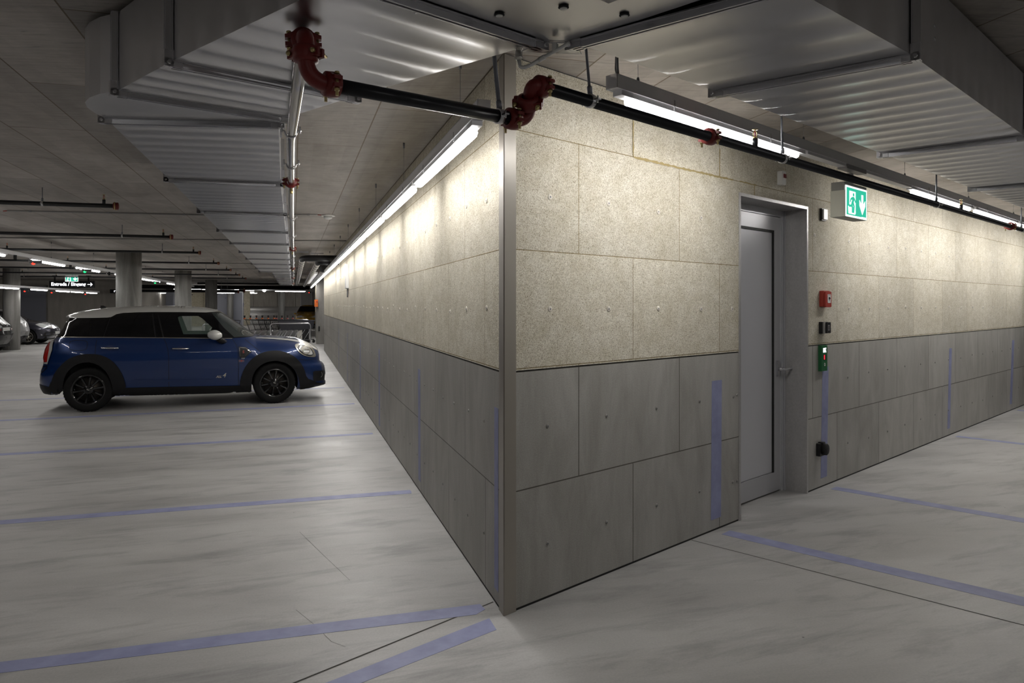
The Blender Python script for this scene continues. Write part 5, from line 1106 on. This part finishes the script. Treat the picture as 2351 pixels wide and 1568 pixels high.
other_car('silver car tail between the left column and the dark grey car', (-11.36, 28.35, 0), R_(179), SILVER, hatch, hglass, (0, 2.5), [[(-.60, .80), (-.47, .95), (-.40, .88), (-.50, .76)]], [], extra=[('bumper_lower', [(-.66, .42), (-.3, .44), (-.28, .26), (-.5, .26)], CLAD)], plate=(-.60, .80, -1))
other_car('black car tail cut by the left picture edge, red and amber tail light showing', (-10.86, 24.95, 0), R_(176), BLACKC, hatch, hglass, (0, 2.5), [[(-.62, .76), (-.52, .94), (-.20, .90), (-.18, .82), (-.45, .76)]], [], extra=[('amber_lamp', [(-.45, .80), (-.26, .80), (-.26, .76), (-.45, .76)], AMBER), ('trim_strip', line_poly([(-.62, .62), (-.3, .60), (.0, .60)], .02), CHROME)], plate=(-.63, .78, -1))
suv = [(-.60, .45), (-.62, .8), (-.5, 1.05), (-.3, 1.45), (.1, 1.56), (1.0, 1.58), (1.5, 1.50), (2.15, 1.10), (2.9, 1.00), (3.2, .86), (3.3, .6), (3.25, .30), (2.0, .24), (.5, .24), (-.5, .30)]
sglass = [(-.4, 1.08), (-.22, 1.42), (.2, 1.49), (1.0, 1.50), (1.45, 1.43), (2.05, 1.10)]
yc = other_car('ochre car facing the camera at the far end, half hidden by the left wall', (.05, 52.0, 0), R_(-92), YELLOW, suv, sglass, (0, 2.6), [], [[(3.0, .80), (3.15, .88), (3.25, .74), (3.1, .70)]], r=.33, plate=(3.28, .5, 1))
# its windscreen, seen from the front
mb = MB(); mb.quad((1.56, -.55, 1.49), (2.16, -.68, 1.13), (2.16, .68, 1.13), (1.56, .55, 1.49)); ws = mb.build('windscreen', DGLASS, yc, True)
# ================================================================ shopping trolleys and their rail
def trolley(kind):
    t = thing('shopping_trolley', 'x', 'shopping trolley', group='nested shopping trolleys in the parking rail')
    w0, w1 = .27, .22
    mb = MB(); mb.tube([(0, -w0, 1.02), (0, w0, 1.02)], .027, 10); h = mb.build('handle', ORANGE if kind == 'wire' else REDB, t, True)
    mb = MB(); mb.box((-.0, 0, 1.05), (.035, .10, .05)); mb.prism([(-.024, 1.07), (.024, 1.07), (.036, 1.145), (-.036, 1.145)], -.045, .045, lambda x, z, y: Vector((x, y, z))); mb.build('coin_lock', BLKP, h, True)
    mb = MB(); top = [(.05, w0, .97), (.88, w1, .93), (.88, -w1, .93), (.05, -w0, .97), (.05, w0, .97)]; bot = [(.20, w0 * .8, .52), (.80, w1 * .8, .60), (.80, -w1 * .8, .60), (.20, -w0 * .8, .52), (.20, w0 * .8, .52)]
    if kind == 'wire':
        mb.tube(top, .008, 6); mb.tube(bot, .006, 6); mid = [Vector(a).lerp(Vector(b), .45) for a, b in zip(top, bot)]; mb.tube(mid, .004, 4)
        for i in range(4):
            a, b = Vector(top[i]), Vector(top[i + 1]); c, d = Vector(bot[i]), Vector(bot[i + 1]); n = 10 if i in (0, 2) else 6
            for k in range(1, n): mb.tube([a.lerp(b, k / n), c.lerp(d, k / n)], .003, 4)
        mb.tube([(.05, w0, .97), (0, w0, 1.02)], .010, 6); mb.tube([(.05, -w0, .97), (0, -w0, 1.02)], .010, 6)
    else:
        n = [Vector(p) for p in top[:4]]; m_ = [Vector(p) for p in bot[:4]]
        for i in range(4): mb.quad(n[i], n[(i + 1) % 4], m_[(i + 1) % 4], m_[i])
        mb.quad(*m_); mb.tube(top, .014, 6); mb.tube([(.05, w0, .97), (0, w0, 1.02)], .014, 6); mb.tube([(.05, -w0, .97), (0, -w0, 1.02)], .014, 6)
    mb.build('basket', BLKP if kind == 'wire' else mat('trolley_grey', (.05, .05, .06), .5) if 'trolley_grey' not in MATS else MATS['trolley_grey'], t, True)
    mb = MB()
    for s in (-1, 1): mb.tube([(.22, s * w0 * .8, .52), (.02, s * .26, .16), (.10, s * .25, .13), (.86, s * .2, .14)], .012, 6); mb.tube([(.72, s * w1 * .8, .58), (.45, s * .22, .15)], .010, 6)
    mb.build('chassis', ZINC, t, True)
    for x, s in ((.06, .26), (.06, -.26), (.84, .2), (.84, -.2)):
        mb = MB(); mb.lathe([(.05, -.014), (.06, -.01), (.06, .01), (.05, .014)], (x, s, .062), (0, 1, 0), 14); mb.build('wheel', BLKP, t, True)
    return t
P0 = {}
def put_trolley(kind, x, y, label):
    if kind not in P0: P0[kind] = o = trolley(kind)
    else: o = copy_tree(P0[kind])
    o.location = (x, y, 0); o.rotation_euler = (0, 0, R_(-2)); o['label'] = label; return o
for i in range(6): put_trolley('wire', -2.98 + .235 * i, 29.2 - .01 * i, f'{ORD[i]} orange-handled wire trolley from the left end of the nested row')
for i in range(4): put_trolley('plastic', -1.70 + .22 * i, 28.7, f'{ORD[i]} grey-basket trolley with red handle from the left in the rail')
put_trolley('wire', -4.05, 29.6, 'single orange-handled trolley left of the nested row, seen over the car bonnet')
def tuberail(label, x0, x1, y, h):
    t = thing('trolley_rail', label, 'rail', ((x0 + x1) / 2, y, 0)); r = .15
    mb = MB(); mb.tube([(x0, y, .003), (x0, y, h - r)] + arc((x0, y, h - r), (x0, y, h), (x0 + r, y, h), 6) + arc((x1 - r, y, h), (x1, y, h), (x1, y, h - r), 6) + [(x1, y, .003)], .026, 12); mb.build('tube', ZINC, t)
    mb = MB(); [mb.lathe([(.07, .001), (.07, .012)], (x, y, 0), (0, 0, 1), 16) for x in (x0, x1)]; mb.build('foot_plate', ZINC, t)
tuberail('steel tube rail in front of the trolleys', -1.93, -.34, 28.15, .83); tuberail('steel tube rail behind the trolleys', -1.9, -.35, 29.5, .95); tuberail('short steel tube rail beside the single trolley', -4.6, -3.42, 29.1, .80)
t = thing('waste_station', 'black bin cabinet with a pale panel behind the trolley rail', 'bin', (-.62, 28.75, 0)); mb = MB(); mb.bx((-.27, -.15, 0), (.22, .3, .78)); b = mb.build('cabinet', BLKP, t, True); mb = MB(); mb.bx((-.26, -.165, .02), (-.05, -.15, .62)); mb.build('panel', SATIN, b, True)
